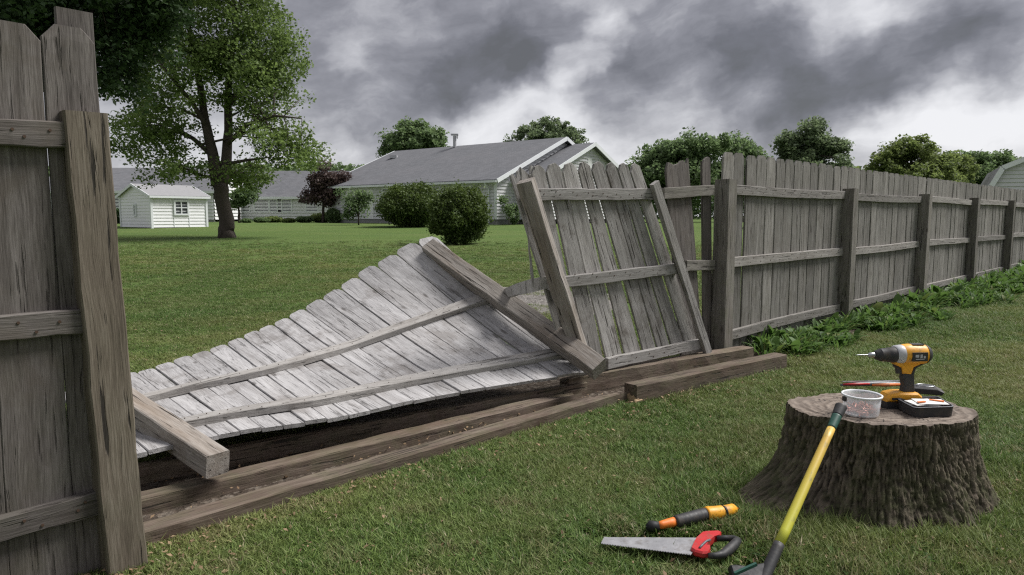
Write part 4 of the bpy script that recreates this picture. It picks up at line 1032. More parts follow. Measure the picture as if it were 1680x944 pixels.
# far houses
def simple_house(label, x0, x1, Y, zb, ez, rz, depth, wins, wallm='far_wall', gableleft=True):
    a, b = Vector((x0, Y, zb)), Vector((x1, Y, zb)); o = thing('far_house', label, 'house', (a + b) / 2, None)
    u = Vector((1, 0, 0)); n = Vector((0, -1, 0)); L = x1 - x0; mb = MB(); siding(mb, a, u, n, lambda z: (0, L), .2, ez, .28, .08)
    g_ = lambda z: (max(0, (z - ez) / (rz - ez)) * depth / 2, depth - max(0, (z - ez) / (rz - ez)) * depth / 2)
    siding(mb, a, Vector((0, 1, 0)), Vector((-1, 0, 0)), g_, .2, rz, .28, .08); siding(mb, b, Vector((0, 1, 0)), Vector((1, 0, 0)), g_, .2, rz, .28, .08); part('siding', mb, M[wallm], o, kind='stuff')
    mb = MB(); mb.box((L / 2, .05, .1), (L, .1, .5), Matrix.Translation(a)); part('foundation', mb, M['foundation'], o)
    kk = (rz - ez) / (depth / 2); e = .4; A = a + Vector((0, -e, ez - kk * e + .08)); Bm = a + Vector((0, depth / 2, rz + .08)); E = a + Vector((0, depth + e, ez - kk * e + .08))
    mb = MB(); quadslab(mb, A - u * .4, A + u * (L + .4), Bm + u * (L + .4), Bm - u * .4, .1); quadslab(mb, E - u * .4, Bm - u * .4 + Zv * .002, Bm + u * (L + .4) + Zv * .002, E + u * (L + .4), .1); part('roof', mb, M['shingle'], o)
    mb = MB(); mb.obox(A - u * .4 - Zv * .09 - Vector((0, .04, 0)), A + u * (L + .4) - Zv * .09 - Vector((0, .04, 0)), .06, .2, Zv); part('gutter', mb, M['white_trim'], o)
    for xc, w, h, zc_ in wins: window(o, a, u, n, xc, zc_, w, h, (0, 0))
    return o
simple_house('long low white house in the distance seen under the big tree', P(352, 360, 62).x, P(552, 360, 62).x, 62, .80, 2.35, 4.7, 8,
             [(P(x, 340, 62).x - P(352, 360, 62).x, w, 1.0, 1.45) for x, w in ((401, .9), (430, 1.3), (452, 1.1), (467, 1.2), (512, 1.0))])
simple_house('distant house with a grey roof behind the white shed', P(60, 360, 56).x, P(352, 360, 56).x, 56, .80, 2.6, 4.6, 9,
             [(P(x, 340, 56).x - P(60, 360, 56).x, .9, 1.3, 1.5) for x in (110, 150, 187)])
# barn roofed building at the right edge
bo = P(1622, 360, 30); bo.z = .0; barn = thing('white_outbuilding', 'white sided building with a rounded barn roof at the right edge', 'outbuilding', bo)
prof = [(0, 2.7), (.35, 3.45), (1.0, 3.75), (2.4, 4.25), (3.8, 3.75), (4.5, 3.4), (4.8, 2.7)]
def barn_r(z):
    z = z
    if z <= 2.7: return (0, 4.8)
    l = [p for p in prof[:4]]; r_ = prof[3:]
    for (a, b) in zip(l[:-1], l[1:]):
        if a[1] <= z <= b[1]: lo = a[0] + (b[0] - a[0]) * (z - a[1]) / (b[1] - a[1])
    hi = 4.8 - lo; return (lo, hi)
ub = Vector((.86, -.50, 0)).normalized(); nb = Vector((ub.y, -ub.x, 0))
mb = MB(); siding(mb, bo, ub, nb, lambda z: barn_r(z), .0, 4.24, .17, .05); siding(mb, bo, -nb, -ub, lambda z: (0, 7), .0, 2.7, .17, .05); part('siding', mb, M['house_wall'], barn, kind='stuff')
mb = MB()
for (a, b) in zip(prof[:-1], prof[1:]):
    pa, pb = bo + ub * a[0] + Zv * a[1] + nb * .25, bo + ub * b[0] + Zv * b[1] + nb * .25; quadslab(mb, pa, pb, pb - nb * 7, pa - nb * 7, .07)
part('roof', mb, M['shed_roof'], barn)
mb = MB()
for (a, b) in zip(prof[:-1], prof[1:]):
    pa, pb = bo + ub * a[0] + Zv * (a[1] - .12) + nb * .27, bo + ub * b[0] + Zv * (b[1] - .12) + nb * .27; mb.obox(pa, pb, .04, .2, Zv)
part('fascia', mb, M['white_trim'], barn)

# ------------------------------------------------------------------ vegetation
def leaf_cards(C, size, up=.3, aspect=.62, rg=rng, tint=None, fold=True):
    """leaf quads at points C (n,3): pointed kites with random orientation"""
    n = len(C); nr_ = rg.normal(size=(n, 3)); nr_[:, 2] = np.abs(nr_[:, 2]) + up; nr_ /= np.linalg.norm(nr_, axis=1)[:, None]
    a = rg.normal(size=(n, 3)); a -= nr_ * np.sum(a * nr_, 1)[:, None]; a /= np.linalg.norm(a, axis=1)[:, None]; b = np.cross(nr_, a)
    s = size * rg.uniform(.6, 1.35, n)[:, None]
    V = np.stack([C - a * s * .5, C + b * s * aspect * .5 + nr_ * s * .08, C + a * s * .5, C - b * s * aspect * .5 + nr_ * s * .08], 1).reshape(-1, 3)
    Fq = np.arange(n * 4).reshape(n, 4); t_ = np.repeat(rg.random(n) if tint is None else tint, 4); return V, Fq, t_
def crown_points(ells, nclump, nleaf, clump_r, shell=.45, rg=rng, flat=.75):
    vol = np.array([e[1][0] * e[1][1] * e[1][2] for e in ells]) ** .75; pr = vol / vol.sum(); C = []
    idx = rg.choice(len(ells), nclump, p=pr); d = rg.normal(size=(nclump, 3)); d /= np.linalg.norm(d, axis=1)[:, None]; rr_ = rg.random(nclump) ** shell
    cen = np.array([ells[i][0] for i in idx]) + d * rr_[:, None] * np.array([ells[i][1] for i in idx])
    k = rg.choice(nclump, nleaf); sc = clump_r * rg.uniform(.6, 1.35, nclump)
    off = rg.normal(size=(nleaf, 3)); off /= np.linalg.norm(off, axis=1)[:, None]; off *= (rg.random(nleaf) ** .45)[:, None]; off[:, 2] *= flat
    cl_t = rg.uniform(-.2, .2, nclump)
    tint = np.clip(.5 + cl_t[k] + rg.normal(0, .13, nleaf) + off[:, 2] * .15, 0, 1)
    return cen, cen[k] + off * sc[k][:, None], tint
def tree(name, label, cat, base, stems, ells, nclump, nleaf, clump_r, leaf, mat, group=None, nbranch=40, seed=1, br=.035, shell=.45, cull=None):
    rg = np.random.default_rng(seed); o = thing(name, label, cat, base, group)
    mb = MB(); nodes = []
    for pts, rads in stems:
        sm = []; sr = []
        for k in range(len(pts) - 1):
            for u in (0, .34, .67): sm.append(pts[k].lerp(pts[k + 1], u) + Vector(rg.normal(0, rads[k] * .12, 3))); sr.append(rads[k] + (rads[k + 1] - rads[k]) * u)
        sm.append(pts[-1]); sr.append(rads[-1]); mb.tube(sm, sr, 12); nodes += list(zip(sm, sr))
    part('trunk', mb, M['bark_far'], o, True)
    cen, L, tint = crown_points(ells, nclump, nleaf, clump_r, shell, rg)
    mb = MB(); sel = rg.choice(len(cen), min(nbranch, len(cen)), replace=False); NP_ = np.array([tuple(p) for p, r in nodes])
    for i in sel:
        c = cen[i]; dd = np.linalg.norm(NP_ - c, axis=1) + np.where(NP_[:, 2] > c[2] - .1, 3.0, 0) + np.where(NP_[:, 2] < ells[0][0][2] - ells[0][1][2] * 1.1, 3, 0)
        j = int(np.argmin(dd)); a = Vector(nodes[j][0]); b = Vector(c); mid = a.lerp(b, .5) + Vector((0, 0, .12 * (b - a).length)) + Vector(rg.normal(0, .1, 3))
        r0 = min(nodes[j][1] * .6, br * 1.6); mb.tube([a, a.lerp(mid, .5), mid, mid.lerp(b, .6), b], [r0, r0 * .8, r0 * .6, r0 * .4, r0 * .15], 6)
    if nbranch: part('branches', mb, M['bark_far'], o, True, kind='stuff')
    if cull: k = cull(L); L = L[k]; tint = tint[k]
    V, Fq, t_ = leaf_cards(L - np.array(base), leaf, rg=rg, tint=tint); me = np_mesh('crown', V, Fq, M[mat], {'tint': t_}); c = bpy.data.objects.new('crown', me); COL.objects.link(c); c.parent = o
    return o
def ell(px, py, rx, ry, Y, dy=None, dY=0):
    c = P(px, py, Y + dY); k = (Y + dY) / 1130; return (tuple(c), (rx * k, dy if dy else rx * k, ry * k))
def V_(px, py, Y, dY=0): return P(px, py, Y + dY)
# big two-stemmed tree
T = 26.4; b0 = V_(371, 391, T); b0.z = zgf(b0.x, b0.y) - .03
sl = [([b0, b0 + Vector((0, 0, .12)), V_(371, 372, T), V_(366, 335, T), V_(361, 302, T)], [.38, .32, .29, .265, .28]),
      ([V_(361, 304, T), V_(350, 262, T), V_(341, 215, T), V_(332, 160, T), V_(318, 90, T), V_(305, 10, T), V_(300, -60, T)], [.26, .21, .17, .13, .10, .07, .03]),
      ([V_(363, 306, T), V_(371, 268, T, .2), V_(374, 215, T, .3), V_(374, 150, T, .3), V_(380, 85, T), V_(392, 20, T), V_(402, -60, T)], [.24, .20, .16, .13, .10, .08, .03]),
      ([V_(350, 258, T), V_(318, 228, T), V_(280, 205, T, .6), V_(235, 185, T, 1)], [.10, .08, .055, .02]), ([V_(341, 212, T), V_(312, 165, T, -.6), V_(275, 120, T, -1.2), V_(250, 85, T, -1.5)], [.10, .08, .05, .02]),
      ([V_(374, 235, T), V_(405, 205, T, -.3), V_(450, 190, T, -.8), V_(495, 195, T, -1)], [.10, .08, .05, .02]), ([V_(375, 175, T), V_(405, 135, T), V_(440, 95, T, .5), V_(470, 60, T, .8)], [.10, .07, .05, .02]),
      ([V_(363, 290, T), V_(335, 290, T, -.5), V_(300, 275, T, -1), V_(262, 262, T, -1.4)], [.07, .05, .035, .015]), ([V_(371, 270, T), V_(410, 262, T), V_(450, 258, T, .3)], [.07, .05, .015])]
E_ = [ell(352, 90, 125, 130, T, 3.2), ell(455, 235, 70, 48, T, 1.8, -.5), ell(250, 225, 80, 55, T, 2.0, -.5), ell(440, 115, 62, 85, T, 2.2), ell(375, -40, 110, 90, T, 3.0), ell(235, 120, 80, 90, T, 2.5, 1),
      ell(290, 280, 75, 20, T, 1.8, -1), ell(410, 285, 58, 22, T, 1.6, .8), ell(492, 250, 35, 35, T, 1.0), ell(480, 80, 26, 50, T, 1.0)]
tree('broadleaf_tree', 'large leafy green tree with a forked trunk beside the white shed', 'tree', b0, sl, E_, 540, 60000, .62, .130, 'leaf', nbranch=120, seed=3, shell=.6)
# dark tree overhanging the near fence
T = 15.0; b1 = V_(40, 400, T); b1.z = zgf(b1.x, b1.y) - .03
sl = [([b1, V_(42, 250, T), V_(60, 100, T), V_(80, -60, T), V_(90, -160, T)], [.3, .24, .2, .14, .05]), ([V_(60, 100, T), V_(130, 30, T), V_(220, -10, T)], [.12, .08, .03]), ([V_(55, 130, T), V_(110, 110, T), V_(190, 105, T)], [.09, .06, .02])]
E_ = [ell(90, 20, 150, 90, T, 1.8), ell(200, 40, 90, 75, T, 1.5), ell(20, 60, 130, 90, T, 1.6), ell(150, -80, 200, 90, T, 2.0), ell(255, 5, 55, 55, T, 1.0), ell(180, 125, 55, 40, T, 1.0)]
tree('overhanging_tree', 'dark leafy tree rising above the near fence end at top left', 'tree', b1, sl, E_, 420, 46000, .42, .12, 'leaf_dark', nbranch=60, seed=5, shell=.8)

def bg_tree(name, label, px, ytop, x0, x1, Y, mat, seed, ybot=None, leaf=.30, n=15000, lumps=None, group=None, shell=.5, cr=.9, ncl=150, tr=.30):
    w = (x1 - x0) / 2; ybot = ybot or 340; k = Y / 1130; base = V_(px, 355, Y); base.z = .7; E = lumps or [ell((x0 + x1) / 2, ytop + w * .95, w * .85, w * .85, Y)]
    if lumps: E = [ell(a, b, c, d, Y) for a, b, c, d in lumps]
    top = V_(px, ytop + (ybot - ytop) * .35, Y)
    stems = [([base, base.lerp(top, .45), top], [tr, tr * .7, tr * .2])]
    return tree(name, label, 'tree', base, stems, E, ncl, n, cr, leaf, mat, group, nbranch=26, seed=seed, br=.09, shell=shell)
bg_tree('background_tree', 'round green tree rising behind the left part of the house roof', 680, 197, 618, 743, 66, 'leaf_far', 11, lumps=[(680, 238, 50, 34), (655, 232, 28, 18), (702, 226, 32, 22), (676, 216, 28, 14), (640, 248, 16, 12), (720, 244, 18, 16)], n=14000, leaf=.34, cr=.8, ncl=170)
bg_tree('background_tree', 'dome shaped grey green tree behind the house gable peaks', 897, 191, 822, 972, 72, 'leaf_far_grey', 12, lumps=[(897, 250, 66, 52), (870, 232, 35, 30), (925, 232, 36, 30), (897, 222, 42, 24)], n=22000, leaf=.27, cr=.55, ncl=300, shell=.35)
bg_tree('background_tree', 'broad dark tree above the gap between leaning panel and standing fence', 1120, 213, 1030, 1200, 52, 'leaf_far', 13, lumps=[(1085, 262, 45, 30), (1125, 250, 48, 32), (1165, 240, 32, 22), (1110, 290, 70, 50), (1060, 300, 35, 40)], n=24000, leaf=.27, cr=.7, ncl=260)
bg_tree('background_tree', 'green tree with a flat crown next behind the first fence post', 1215, 225, 1170, 1260, 55, 'leaf_far', 14, lumps=[(1205, 250, 38, 26), (1232, 258, 26, 20), (1210, 295, 55, 40)], n=15000, leaf=.27, cr=.7, ncl=170)
bg_tree('background_tree', 'tall pointed loose green tree above the standing fence', 1328, 185, 1260, 1395, 36, 'leaf_far_grey', 15, lumps=[(1328, 240, 42, 36), (1335, 212, 22, 22), (1300, 245, 28, 24), (1362, 245, 26, 20), (1328, 280, 62, 30)], n=20000, leaf=.17, cr=.42, ncl=240, shell=.7)
bg_tree('background_tree', 'olive yellow bushy tree behind the far part of the fence', 1495, 220, 1415, 1580, 34, 'leaf_olive', 16, lumps=[(1495, 255, 48, 28), (1455, 262, 34, 22), (1540, 265, 36, 22), (1500, 300, 95, 38), (1478, 242, 22, 14), (1575, 275, 34, 24)], n=30000, leaf=.15, cr=.38, ncl=300, shell=.7)
bg_tree('background_tree', 'darker low tree between the olive tree and the right building', 1610, 243, 1560, 1665, 44, 'leaf_far', 17, lumps=[(1600, 268, 32, 18), (1630, 262, 28, 14), (1605, 300, 60, 36), (1655, 275, 20, 16), (1570, 262, 26, 16)], n=20000, leaf=.20, cr=.5, ncl=170)
bg_tree('burgundy_tree', 'small dark burgundy leaved tree at the left corner of the house', 530, 268, 505, 572, 50, 'leaf_red', 18, lumps=[(532, 298, 24, 22), (518, 320, 22, 20), (545, 312, 24, 26), (534, 280, 9, 12), (560, 290, 12, 10)], n=9000, leaf=.20, cr=.55, ncl=90, tr=.12)
# wall climber and small plants at the house
bg_tree('young_tree', 'thin light green young tree in front of the left house wall', 588, 305, 552, 610, 40.5, 'leaf_far', 19, lumps=[(585, 335, 20, 24), (598, 322, 12, 14), (572, 350, 12, 12), (565, 318, 12, 8)], n=2200, leaf=.15, cr=.45, ncl=44, tr=.05)
bg_tree('young_tree', 'spindly sapling close to the downspout behind the leaning panel', 835, 330, 822, 850, 39.8, 'leaf_far', 20, lumps=[(835, 345, 8, 14), (825, 330, 10, 5)], n=600, leaf=.14, cr=.3, ncl=18, tr=.03)
bg_tree('small_tree', 'small dark tree right of the big trunk in front of the far house', 392, 325, 380, 420, 50, 'leaf_far', 21, lumps=[(392, 325, 16, 12), (405, 318, 18, 10), (385, 335, 10, 8)], n=3000, leaf=.2, cr=.5, ncl=40, tr=.12)

def bush(name, label, px, yb, w, h, mat, seed, n=16000, leaf=.07, Y=None, group=None, core=True):
    if Y is None:
        lo, hi = 8, 60
        for _ in range(40):
            Y = (lo + hi) / 2; p = P(px, yb, Y)
            if p.z > zgf(p.x, p.y): lo = Y
            else: hi = Y
    b = P(px, yb, Y); b.z = zgf(b.x, b.y); k = Y / 1128; W_, H_ = w * k / 2, h * k; b.y += W_ * .8; rg = np.random.default_rng(seed)
    o = thing(name, label, 'bush', b, group); d = rg.normal(size=(n, 3)); d /= np.linalg.norm(d, axis=1)[:, None]
    lum = fbm(d[:, 0] * 2.6 + 20 + seed, d[:, 1] * 2.6 + 20, d[:, 2] * 2.6 + 20, 3); r_ = (.58 + .80 * lum) * (1 - .30 * rg.random(n) ** 2) * (1 + .10 * (rg.random(n) ** 8) * 2)
    r_ = np.where(rg.random(n) < .10, r_ * (1 + .16 * rg.random(n)), r_)
    prof_ = np.where(d[:, 2] < 0, 1 - .22 * d[:, 2] ** 2 * 0 - .25 * np.clip(-d[:, 2], 0, 1) ** 1.5, 1.0)
    C = np.stack([d[:, 0] * r_ * W_ * prof_, d[:, 1] * r_ * W_ * prof_, H_ * .50 + d[:, 2] * r_ * H_ * .52], 1); C = C[C[:, 2] > .02]; n = len(C)
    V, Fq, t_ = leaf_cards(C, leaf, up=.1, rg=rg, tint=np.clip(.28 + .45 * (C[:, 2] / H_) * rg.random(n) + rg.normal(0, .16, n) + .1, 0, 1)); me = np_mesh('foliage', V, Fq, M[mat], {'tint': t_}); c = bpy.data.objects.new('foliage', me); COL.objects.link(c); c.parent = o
    mb = MB(); R_ = random.Random(seed)
    for k_ in range(14):
        a = R_.uniform(0, 6.28); q = Vector((math.cos(a) * W_ * .5 * R_.random(), math.sin(a) * W_ * .5 * R_.random(), 0)); mb.tube([b + Vector((q.x * .3, q.y * .3, -.03)), b + q * .8 + Zv * H_ * .4, b + q * 1.3 + Zv * H_ * .8], [.03, .02, .008], 5)
    part('stems', mb, M['bark_far'], o, True)
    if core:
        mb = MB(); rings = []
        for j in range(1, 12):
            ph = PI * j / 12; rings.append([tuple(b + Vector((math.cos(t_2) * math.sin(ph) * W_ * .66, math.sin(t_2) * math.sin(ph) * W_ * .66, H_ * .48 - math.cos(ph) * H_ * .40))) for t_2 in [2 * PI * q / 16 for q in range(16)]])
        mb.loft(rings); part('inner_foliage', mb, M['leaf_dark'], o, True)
    return o
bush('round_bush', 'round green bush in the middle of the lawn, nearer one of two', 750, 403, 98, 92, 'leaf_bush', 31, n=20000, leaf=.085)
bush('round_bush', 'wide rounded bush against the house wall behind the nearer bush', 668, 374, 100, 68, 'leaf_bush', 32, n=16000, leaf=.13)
r = random.Random(8)
for i, (px, yb, w, h, lab, mt) in enumerate(((402, 366, 14, 8, 'tiny dark shrub just right of the big trunk at the far house', 'leaf_far'), (425, 366, 20, 10, 'low green shrub below the far house windows', 'leaf_far'), (446, 367, 22, 12, 'mounded shrub under the middle of the far house', 'leaf_olive'),
        (472, 366, 16, 9, 'small pale green shrub at the far house wall', 'leaf_olive'), (497, 366, 24, 12, 'low dark shrub near the right end of the far house', 'leaf_far'), (522, 367, 34, 14, 'spreading reddish green shrub below the burgundy tree', 'leaf_olive'),
        (545, 367, 20, 22, 'weedy shrub at the house left corner', 'leaf_far'), (190, 362, 26, 24, 'dark shrub beside the near post left of the shed', 'leaf_dark'))):
    bush('low_shrub', lab, px, yb, w * 1.15, h * .75 if px < 515 and px > 200 else h, mt, 40 + i, n=1500, leaf=.16, Y=49 + (i % 3) if px > 200 else 44, group='low shrubs along the far walls')
bush('wall_plant', 'thin weedy plant against the house gable wall behind the leaning panel', 843, 368, 16, 34, 'leaf_far', 60, n=700, leaf=.14, Y=40.6, core=False)

# far woods: one mass along the horizon
n = 60000; rg = np.random.default_rng(9); X = rg.uniform(-130, 150, n); Yw = rg.uniform(100, 112, n); top = 5.6 + 3.2 * fbm(X * .09 + 30, X * 0 + 4, X * 0, 3) + 1.5 * fbm(X * .5 + 30, X * 0 + 9, X * 0, 2)
C = np.stack([X, Yw, .5 + top * rg.random(n) ** .7], 1); V, Fq, t_ = leaf_cards(C, .9, rg=rg); wd = link('far_woods', np_mesh('far_woods', V, Fq, M['leaf_far'], {'tint': t_})); tag(wd, 'dark wooded strip on the horizon behind the houses', 'woods', kind='stuff')

# leafy weeds along the fence foot
def weed_leaves(base_pts, hts, rg, nl=12):
    Vs, Fs, Ts, o = [], [], [], 0
    for (bx, by, bz), h in zip(base_pts, hts):
        broad = rg.random() < .28
        for k in range(nl):
            a = rg.uniform(0, 2 * PI); L = h * rg.uniform(.7, 1.25); w = L * (rg.uniform(.22, .34) if broad else rg.uniform(.07, .12)); lean_ = rg.uniform(.35, 1.1)
            dirx, diry = math.cos(a), math.sin(a); t_ = rg.random(); pts = []
            st = rg.uniform(.0, .06)
            for j, u in enumerate((0, .3, .6, .85, 1.0)):
                rr_ = L * lean_ * (u ** 1.35) * .8; zz_ = L * (u - .55 * lean_ * u ** 2.3) * .95; ww = w * (.18, .75, 1.0, .6, .03)[j] * .5
                cx, cy = bx + dirx * (rr_ + st), by + diry * (rr_ + st); pts += [(cx - diry * ww, cy + dirx * ww, bz + zz_ + ww * .25), (cx, cy, bz + zz_), (cx + diry * ww, cy - dirx * ww, bz + zz_ + ww * .25)]
            Vs += pts
            for j in range(4): Fs += [(o + 3 * j, o + 3 * j + 1, o + 3 * j + 4, o + 3 * j + 3), (o + 3 * j + 1, o + 3 * j + 2, o + 3 * j + 5, o + 3 * j + 4)]
            Ts += [t_] * 15; o += 15
    return np.array(Vs), np.array(Fs), np.array(Ts)
rg = np.random.default_rng(21); bp, hs = [], []
for _ in range(1700):
    t = rg.uniform(.45, 17); wd_ = .42 + .050 * t + .10 * math.sin(t * 2.1); n_ = rg.uniform(.0, 1) ** .85 * wd_ + .04
    if mnoise.noise(Vector((t * 1.6, n_ * 2.5, 3))) + .35 * rg.random() < (.22 if n_ > wd_ * .5 else -.05): continue
    p = fp(t, n_, 0); bp.append((p.x, p.y, 0)); hs.append((.11 + .012 * t + .14 * rg.random() ** 1.6) * (1.2 - .55 * n_ / wd_))
for _ in range(150):
    k = rg.random(); p = G(1640, 880).lerp(G(1480, 935), k) if rg.random() < .6 else G(1180, 905).lerp(G(1400, 925), k)
    p = p + Vector((rg.normal(0, .10), rg.normal(0, .08), 0))
    if math.hypot((p.x - SC.x) / .52, (p.y - SC.y) / .46) < 1 or math.hypot(p.x - 1.0, p.y - 2.5) < .12: continue
    bp.append((p.x, p.y, 0)); hs.append(.035 + .03 * rg.random())
V, Fq, t_ = weed_leaves(bp, hs, rg, 12)
tag(link('leafy_weeds', np_mesh('leafy_weeds', V, Fq, M['leaf_weed'], {'tint': t_}, True)), 'dense green leafy weeds growing along the foot of the standing fence', 'weeds', kind='stuff')

rg = np.random.default_rng(31); bp, hs = [], []
for _ in range(1500):
    y = 2.2 + 3.6 * rg.random() ** 1.3; x = rg.uniform(-.7, .78) * y
    if mnoise.noise(Vector((x * 1.5, y * 1.5, 9))) < .12 or qdist(x, y) > -.42 or math.hypot((x - SC.x) / .8, (y - SC.y) / .55) < 1: continue
    bp.append((x, y, .008)); hs.append(.022 + .022 * rg.random())
V, Fq, t_ = weed_leaves(bp, hs, rg, 7)
tag(link('lawn_weeds', np_mesh('lawn_weeds', V, Fq, M['leaf_weed'], {'tint': t_}, True)), 'small broad leaved weeds mixed into the near lawn', 'weeds', kind='stuff')
# grass blades ------------------------------------------------------
def tuft(seed, nb=16, rad=.058, h=.034):
    rg = np.random.default_rng(seed); V, Fc, T_, Up = [], [], [], []
    for k in range(nb):
        a = rg.uniform(0, 6.28); q = rad * math.sqrt(rg.random()); x, y = math.cos(a) * q, math.sin(a) * q; hh = h * rg.uniform(.45, 1.25); w = rg.uniform(.0013, .0026)
        b = rg.uniform(0, 6.28); ln = rg.uniform(.3, 1.5) * hh; ddx, ddy = math.cos(b) * ln, math.sin(b) * ln; c = b + PI / 2 + rg.uniform(-.6, .6); wx, wy = math.cos(c) * w, math.sin(c) * w; i = len(V)
        V += [(x - wx, y - wy, -.004), (x + wx, y + wy, -.004), (x + ddx * .35 + wx * .8, y + ddy * .35 + wy * .8, hh * .6), (x + ddx * .35 - wx * .8, y + ddy * .35 - wy * .8, hh * .6), (x + ddx, y + ddy, hh)]
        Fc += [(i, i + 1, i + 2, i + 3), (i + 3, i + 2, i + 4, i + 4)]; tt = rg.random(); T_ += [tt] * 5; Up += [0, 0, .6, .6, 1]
    me = bpy.data.meshes.new('tuft'); me.from_pydata(V, [], [f if f[2] != f[3] else f[:3] for f in Fc]); me.materials.append(M['blade'])
    for nme, vals in (('tint', T_), ('up', Up)): at = me.attributes.new(nme, 'FLOAT', 'POINT'); at.data.foreach_set('value', vals)
    return bpy.data.objects.new('grass_tuft', me)
tc_col = bpy.data.collections.new('tuft_shapes')
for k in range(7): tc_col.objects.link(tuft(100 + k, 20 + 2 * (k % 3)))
def seg_dist(x, y, a, b):
    dx_, dy_ = b.x - a.x, b.y - a.y; t_ = np.clip(((x - a.x) * dx_ + (y - a.y) * dy_) / (dx_ ** 2 + dy_ ** 2), 0, 1); return np.hypot(x - a.x - t_ * dx_, y - a.y - t_ * dy_)
rg = np.random.default_rng(55); N0 = 320000
Yc = rg.uniform(0, 1, N0); Yc = 1.6 * (26 / 1.6) ** (Yc); Xc = (rg.uniform(-1, 1, N0)) * (Yc * .95 + .9)
# sampling density falls as 1/Y^2 (log in depth, widening with it): thin the nearest part
keep = rg.random(N0) < np.clip((Yc / 3.0) ** .6, .35, 1) * np.clip((25 - Yc) / 14, 0, 1)
q_ = (Yc - O1.y) * .7205 - (Xc - O1.x) * .6934; along = (Xc - O1.x) * .7205 + (Yc - O1.y) * .6934
ind = (q_ > -.34) & (q_ < .5) & (along > -8) & (along < .4)                         # dirt strip below the fallen panel
front = seg_dist(Xc, Yc, Vector((-2.0, 1.9)), Vector((.80, 4.47))) ; behind_front = ((Yc - 2.49) * .72 - (Xc + 1.386) * .69) > -.01
backlim = (Yc - 2.55) * .72 - (Xc + 2.9) * .69
keep &= ~(behind_front & (((Yc - 2.49) * .72 - (Xc + 1.386) * .69) < .95) & (Xc < .9) & (q_ < 1.1))
keep &= ~((seg_dist(Xc, Yc, offn(G(1050, 660), -.055), offn(G(1290, 604), -.055)) < .07) | (seg_dist(Xc, Yc, G(930, 648), G(1236, 596)) < .16))
keep &= ~((along > .3) & (q_ > -.25 - .04 * along) & (q_ < .15))
SX, SY = (Xc - SC.x), (Yc - SC.y); ang = np.arctan2(SY, SX)
brad = np.interp((ang + 2 * PI) % (2 * PI), th, rad[8]); keep &= np.hypot(SX, SY) > brad - .025
for pts, mrg in ((((G(985, 890)), (G(1215, 898))), .075), ((G(1062, 862), G(1205, 842)), .035), ((G(1235, 960), G(1262, 930)), .06)):
    keep &= seg_dist(Xc, Yc, pts[0], pts[1]) > mrg
keep &= ~(((Xc - b0.x) ** 2 + (Yc - b0.y) ** 2) < .4)
gp1, gp2 = G(700, 490), G(1010, 506); keep &= seg_dist(Xc, Yc, gp1, gp2) > .42
# bare worn spots
bare = fbm(Xc * 1.7 + 20, Yc * 1.7 + 20, Xc * 0, 3); keep &= ~((bare < .36) & (rg.random(N0) < .6))
Xc, Yc, q_ = Xc[keep], Yc[keep], q_[keep]; n = len(Xc); Zc = zg(Xc, Yc) + (fbm(Xc * 1.3 + 20, Yc * 1.3 + 20, Xc * 0, 3) - .5) * .02
me = bpy.data.meshes.new('grass'); me.vertices.add(n); me.vertices.foreach_set('co', np.stack([Xc, Yc, Zc], 1).astype(np.float32).ravel())
patchy = fbm(Xc * .8 + 30, Yc * .8 + 30, Xc * 0, 3)
sc = rg.uniform(.65, 1.15, n) * (1 + .045 * np.clip(Yc - 3, 0, 20)) * (.75 + .55 * patchy); hz_ = np.where(q_ > .3, .62, .92) * rg.uniform(.7, 1.2, n)
tall = (np.hypot(Xc - SC.x, Yc - SC.y) < 1.0) & (rg.random(n) < .4); hz_ = np.where(tall, hz_ * 1.5, hz_)
at = me.attributes.new('rot', 'FLOAT_VECTOR', 'POINT'); at.data.foreach_set('vector', np.stack([rg.normal(0, .12, n), rg.normal(0, .12, n), rg.uniform(0, 6.28, n)], 1).astype(np.float32).ravel())
at = me.attributes.new('siz', 'FLOAT_VECTOR', 'POINT'); at.data.foreach_set('vector', np.stack([sc, sc, sc * hz_], 1).astype(np.float32).ravel())
grass = bpy.data.objects.new('grass', me); COL.objects.link(grass); tag(grass, 'short mown lawn grass blades covering the yard', 'grass', kind='stuff')
ng_ = bpy.data.node_groups.new('scatter_tufts', 'GeometryNodeTree'); ng_.interface.new_socket('Geometry', in_out='INPUT', socket_type='NodeSocketGeometry'); ng_.interface.new_socket('Geometry', in_out='OUTPUT', socket_type='NodeSocketGeometry')
gi, go = ng_.nodes.new('NodeGroupInput'), ng_.nodes.new('NodeGroupOutput'); mp = ng_.nodes.new('GeometryNodeMeshToPoints'); io = ng_.nodes.new('GeometryNodeInstanceOnPoints'); ci = ng_.nodes.new('GeometryNodeCollectionInfo')
ci.inputs['Collection'].default_value = tc_col; ci.inputs['Separate Children'].default_value = True; ci.inputs['Reset Children'].default_value = True
io.inputs['Pick Instance'].default_value = True
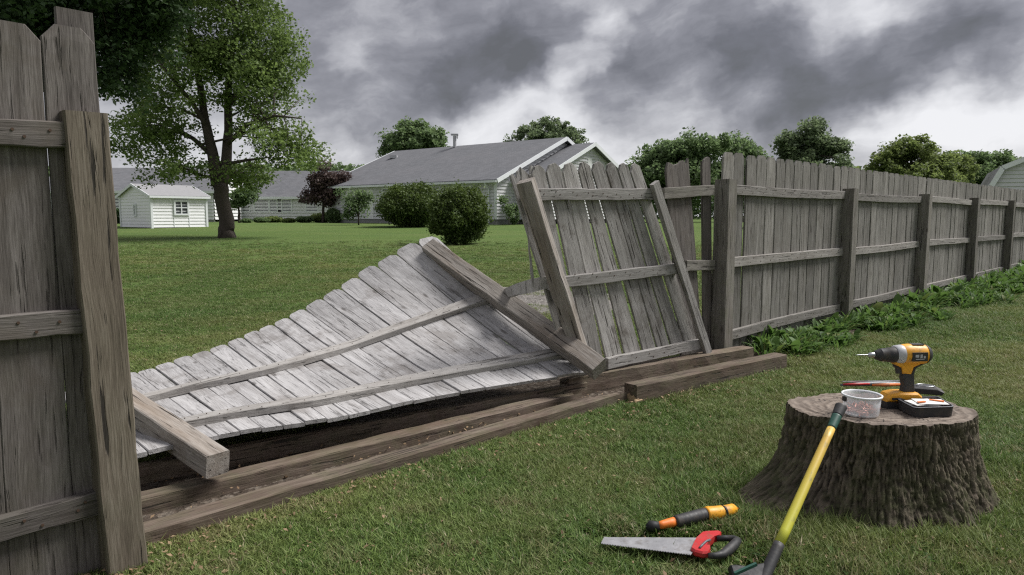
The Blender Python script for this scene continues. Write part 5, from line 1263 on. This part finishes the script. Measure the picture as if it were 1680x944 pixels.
ra = ng_.nodes.new('GeometryNodeInputNamedAttribute'); ra.data_type = 'FLOAT_VECTOR'; ra.inputs[0].default_value = 'rot'; sa = ng_.nodes.new('GeometryNodeInputNamedAttribute'); sa.data_type = 'FLOAT_VECTOR'; sa.inputs[0].default_value = 'siz'
LK = ng_.links.new; LK(gi.outputs[0], mp.inputs[0]); LK(mp.outputs[0], io.inputs['Points']); LK(ci.outputs[0], io.inputs['Instance']); LK(ra.outputs[0], io.inputs['Rotation']); LK(sa.outputs[0], io.inputs['Scale']); LK(io.outputs[0], go.inputs[0])
md = grass.modifiers.new('scatter', 'NODES'); md.node_group = ng_

# dead leaves, straw and chips lying about
rg = np.random.default_rng(77); pts = []
def scat(n, f):
    for _ in range(n): pts.append(f())
def along_line(a, b, w):
    p = a.lerp(b, rg.random()); return (p.x + rg.normal(0, w), p.y + rg.normal(0, w))
scat(260, lambda: along_line(G(245, 915), G(680, 780), .07)); scat(160, lambda: along_line(G(600, 800), G(1060, 680), .10)); scat(300, lambda: along_line(G(240, 830), G(960, 665), .06)); scat(380, lambda: along_line(G(240, 790), G(960, 655), .10))
scat(240, lambda: along_line(G(1180, 900), G(1640, 940), .14)); scat(260, lambda: along_line(G(150, 960), G(330, 940), .12)); scat(120, lambda: along_line(G(1040, 675), G(1290, 620), .08)); scat(160, lambda: along_line(G(1600, 860), G(1680, 800), .12))
def anywhere():
    y = 2.2 + 6 * rg.random() ** 1.5; return (rg.uniform(-.75, .78) * y, y)
scat(1300, anywhere)
C = np.array(pts); q = (C[:, 1] - O1.y) * .7205 - (C[:, 0] - O1.x) * .6934
onst = np.hypot(C[:, 0] - SC.x, C[:, 1] - SC.y) < .5; C = C[~onst]
C = np.stack([C[:, 0], C[:, 1], zg(C[:, 0], C[:, 1]) + rg.uniform(.018, .042, len(C))], 1)
V, Fq, t_ = leaf_cards(C, .022, up=1.6, aspect=.5, rg=rg); tag(link('dead_leaves', np_mesh('dead_leaves', V, Fq, M['dead'], {'tint': t_})), 'scattered brown dead leaves and straw on grass and dirt', 'leaves', kind='stuff')
bpy.context.view_layer.update()
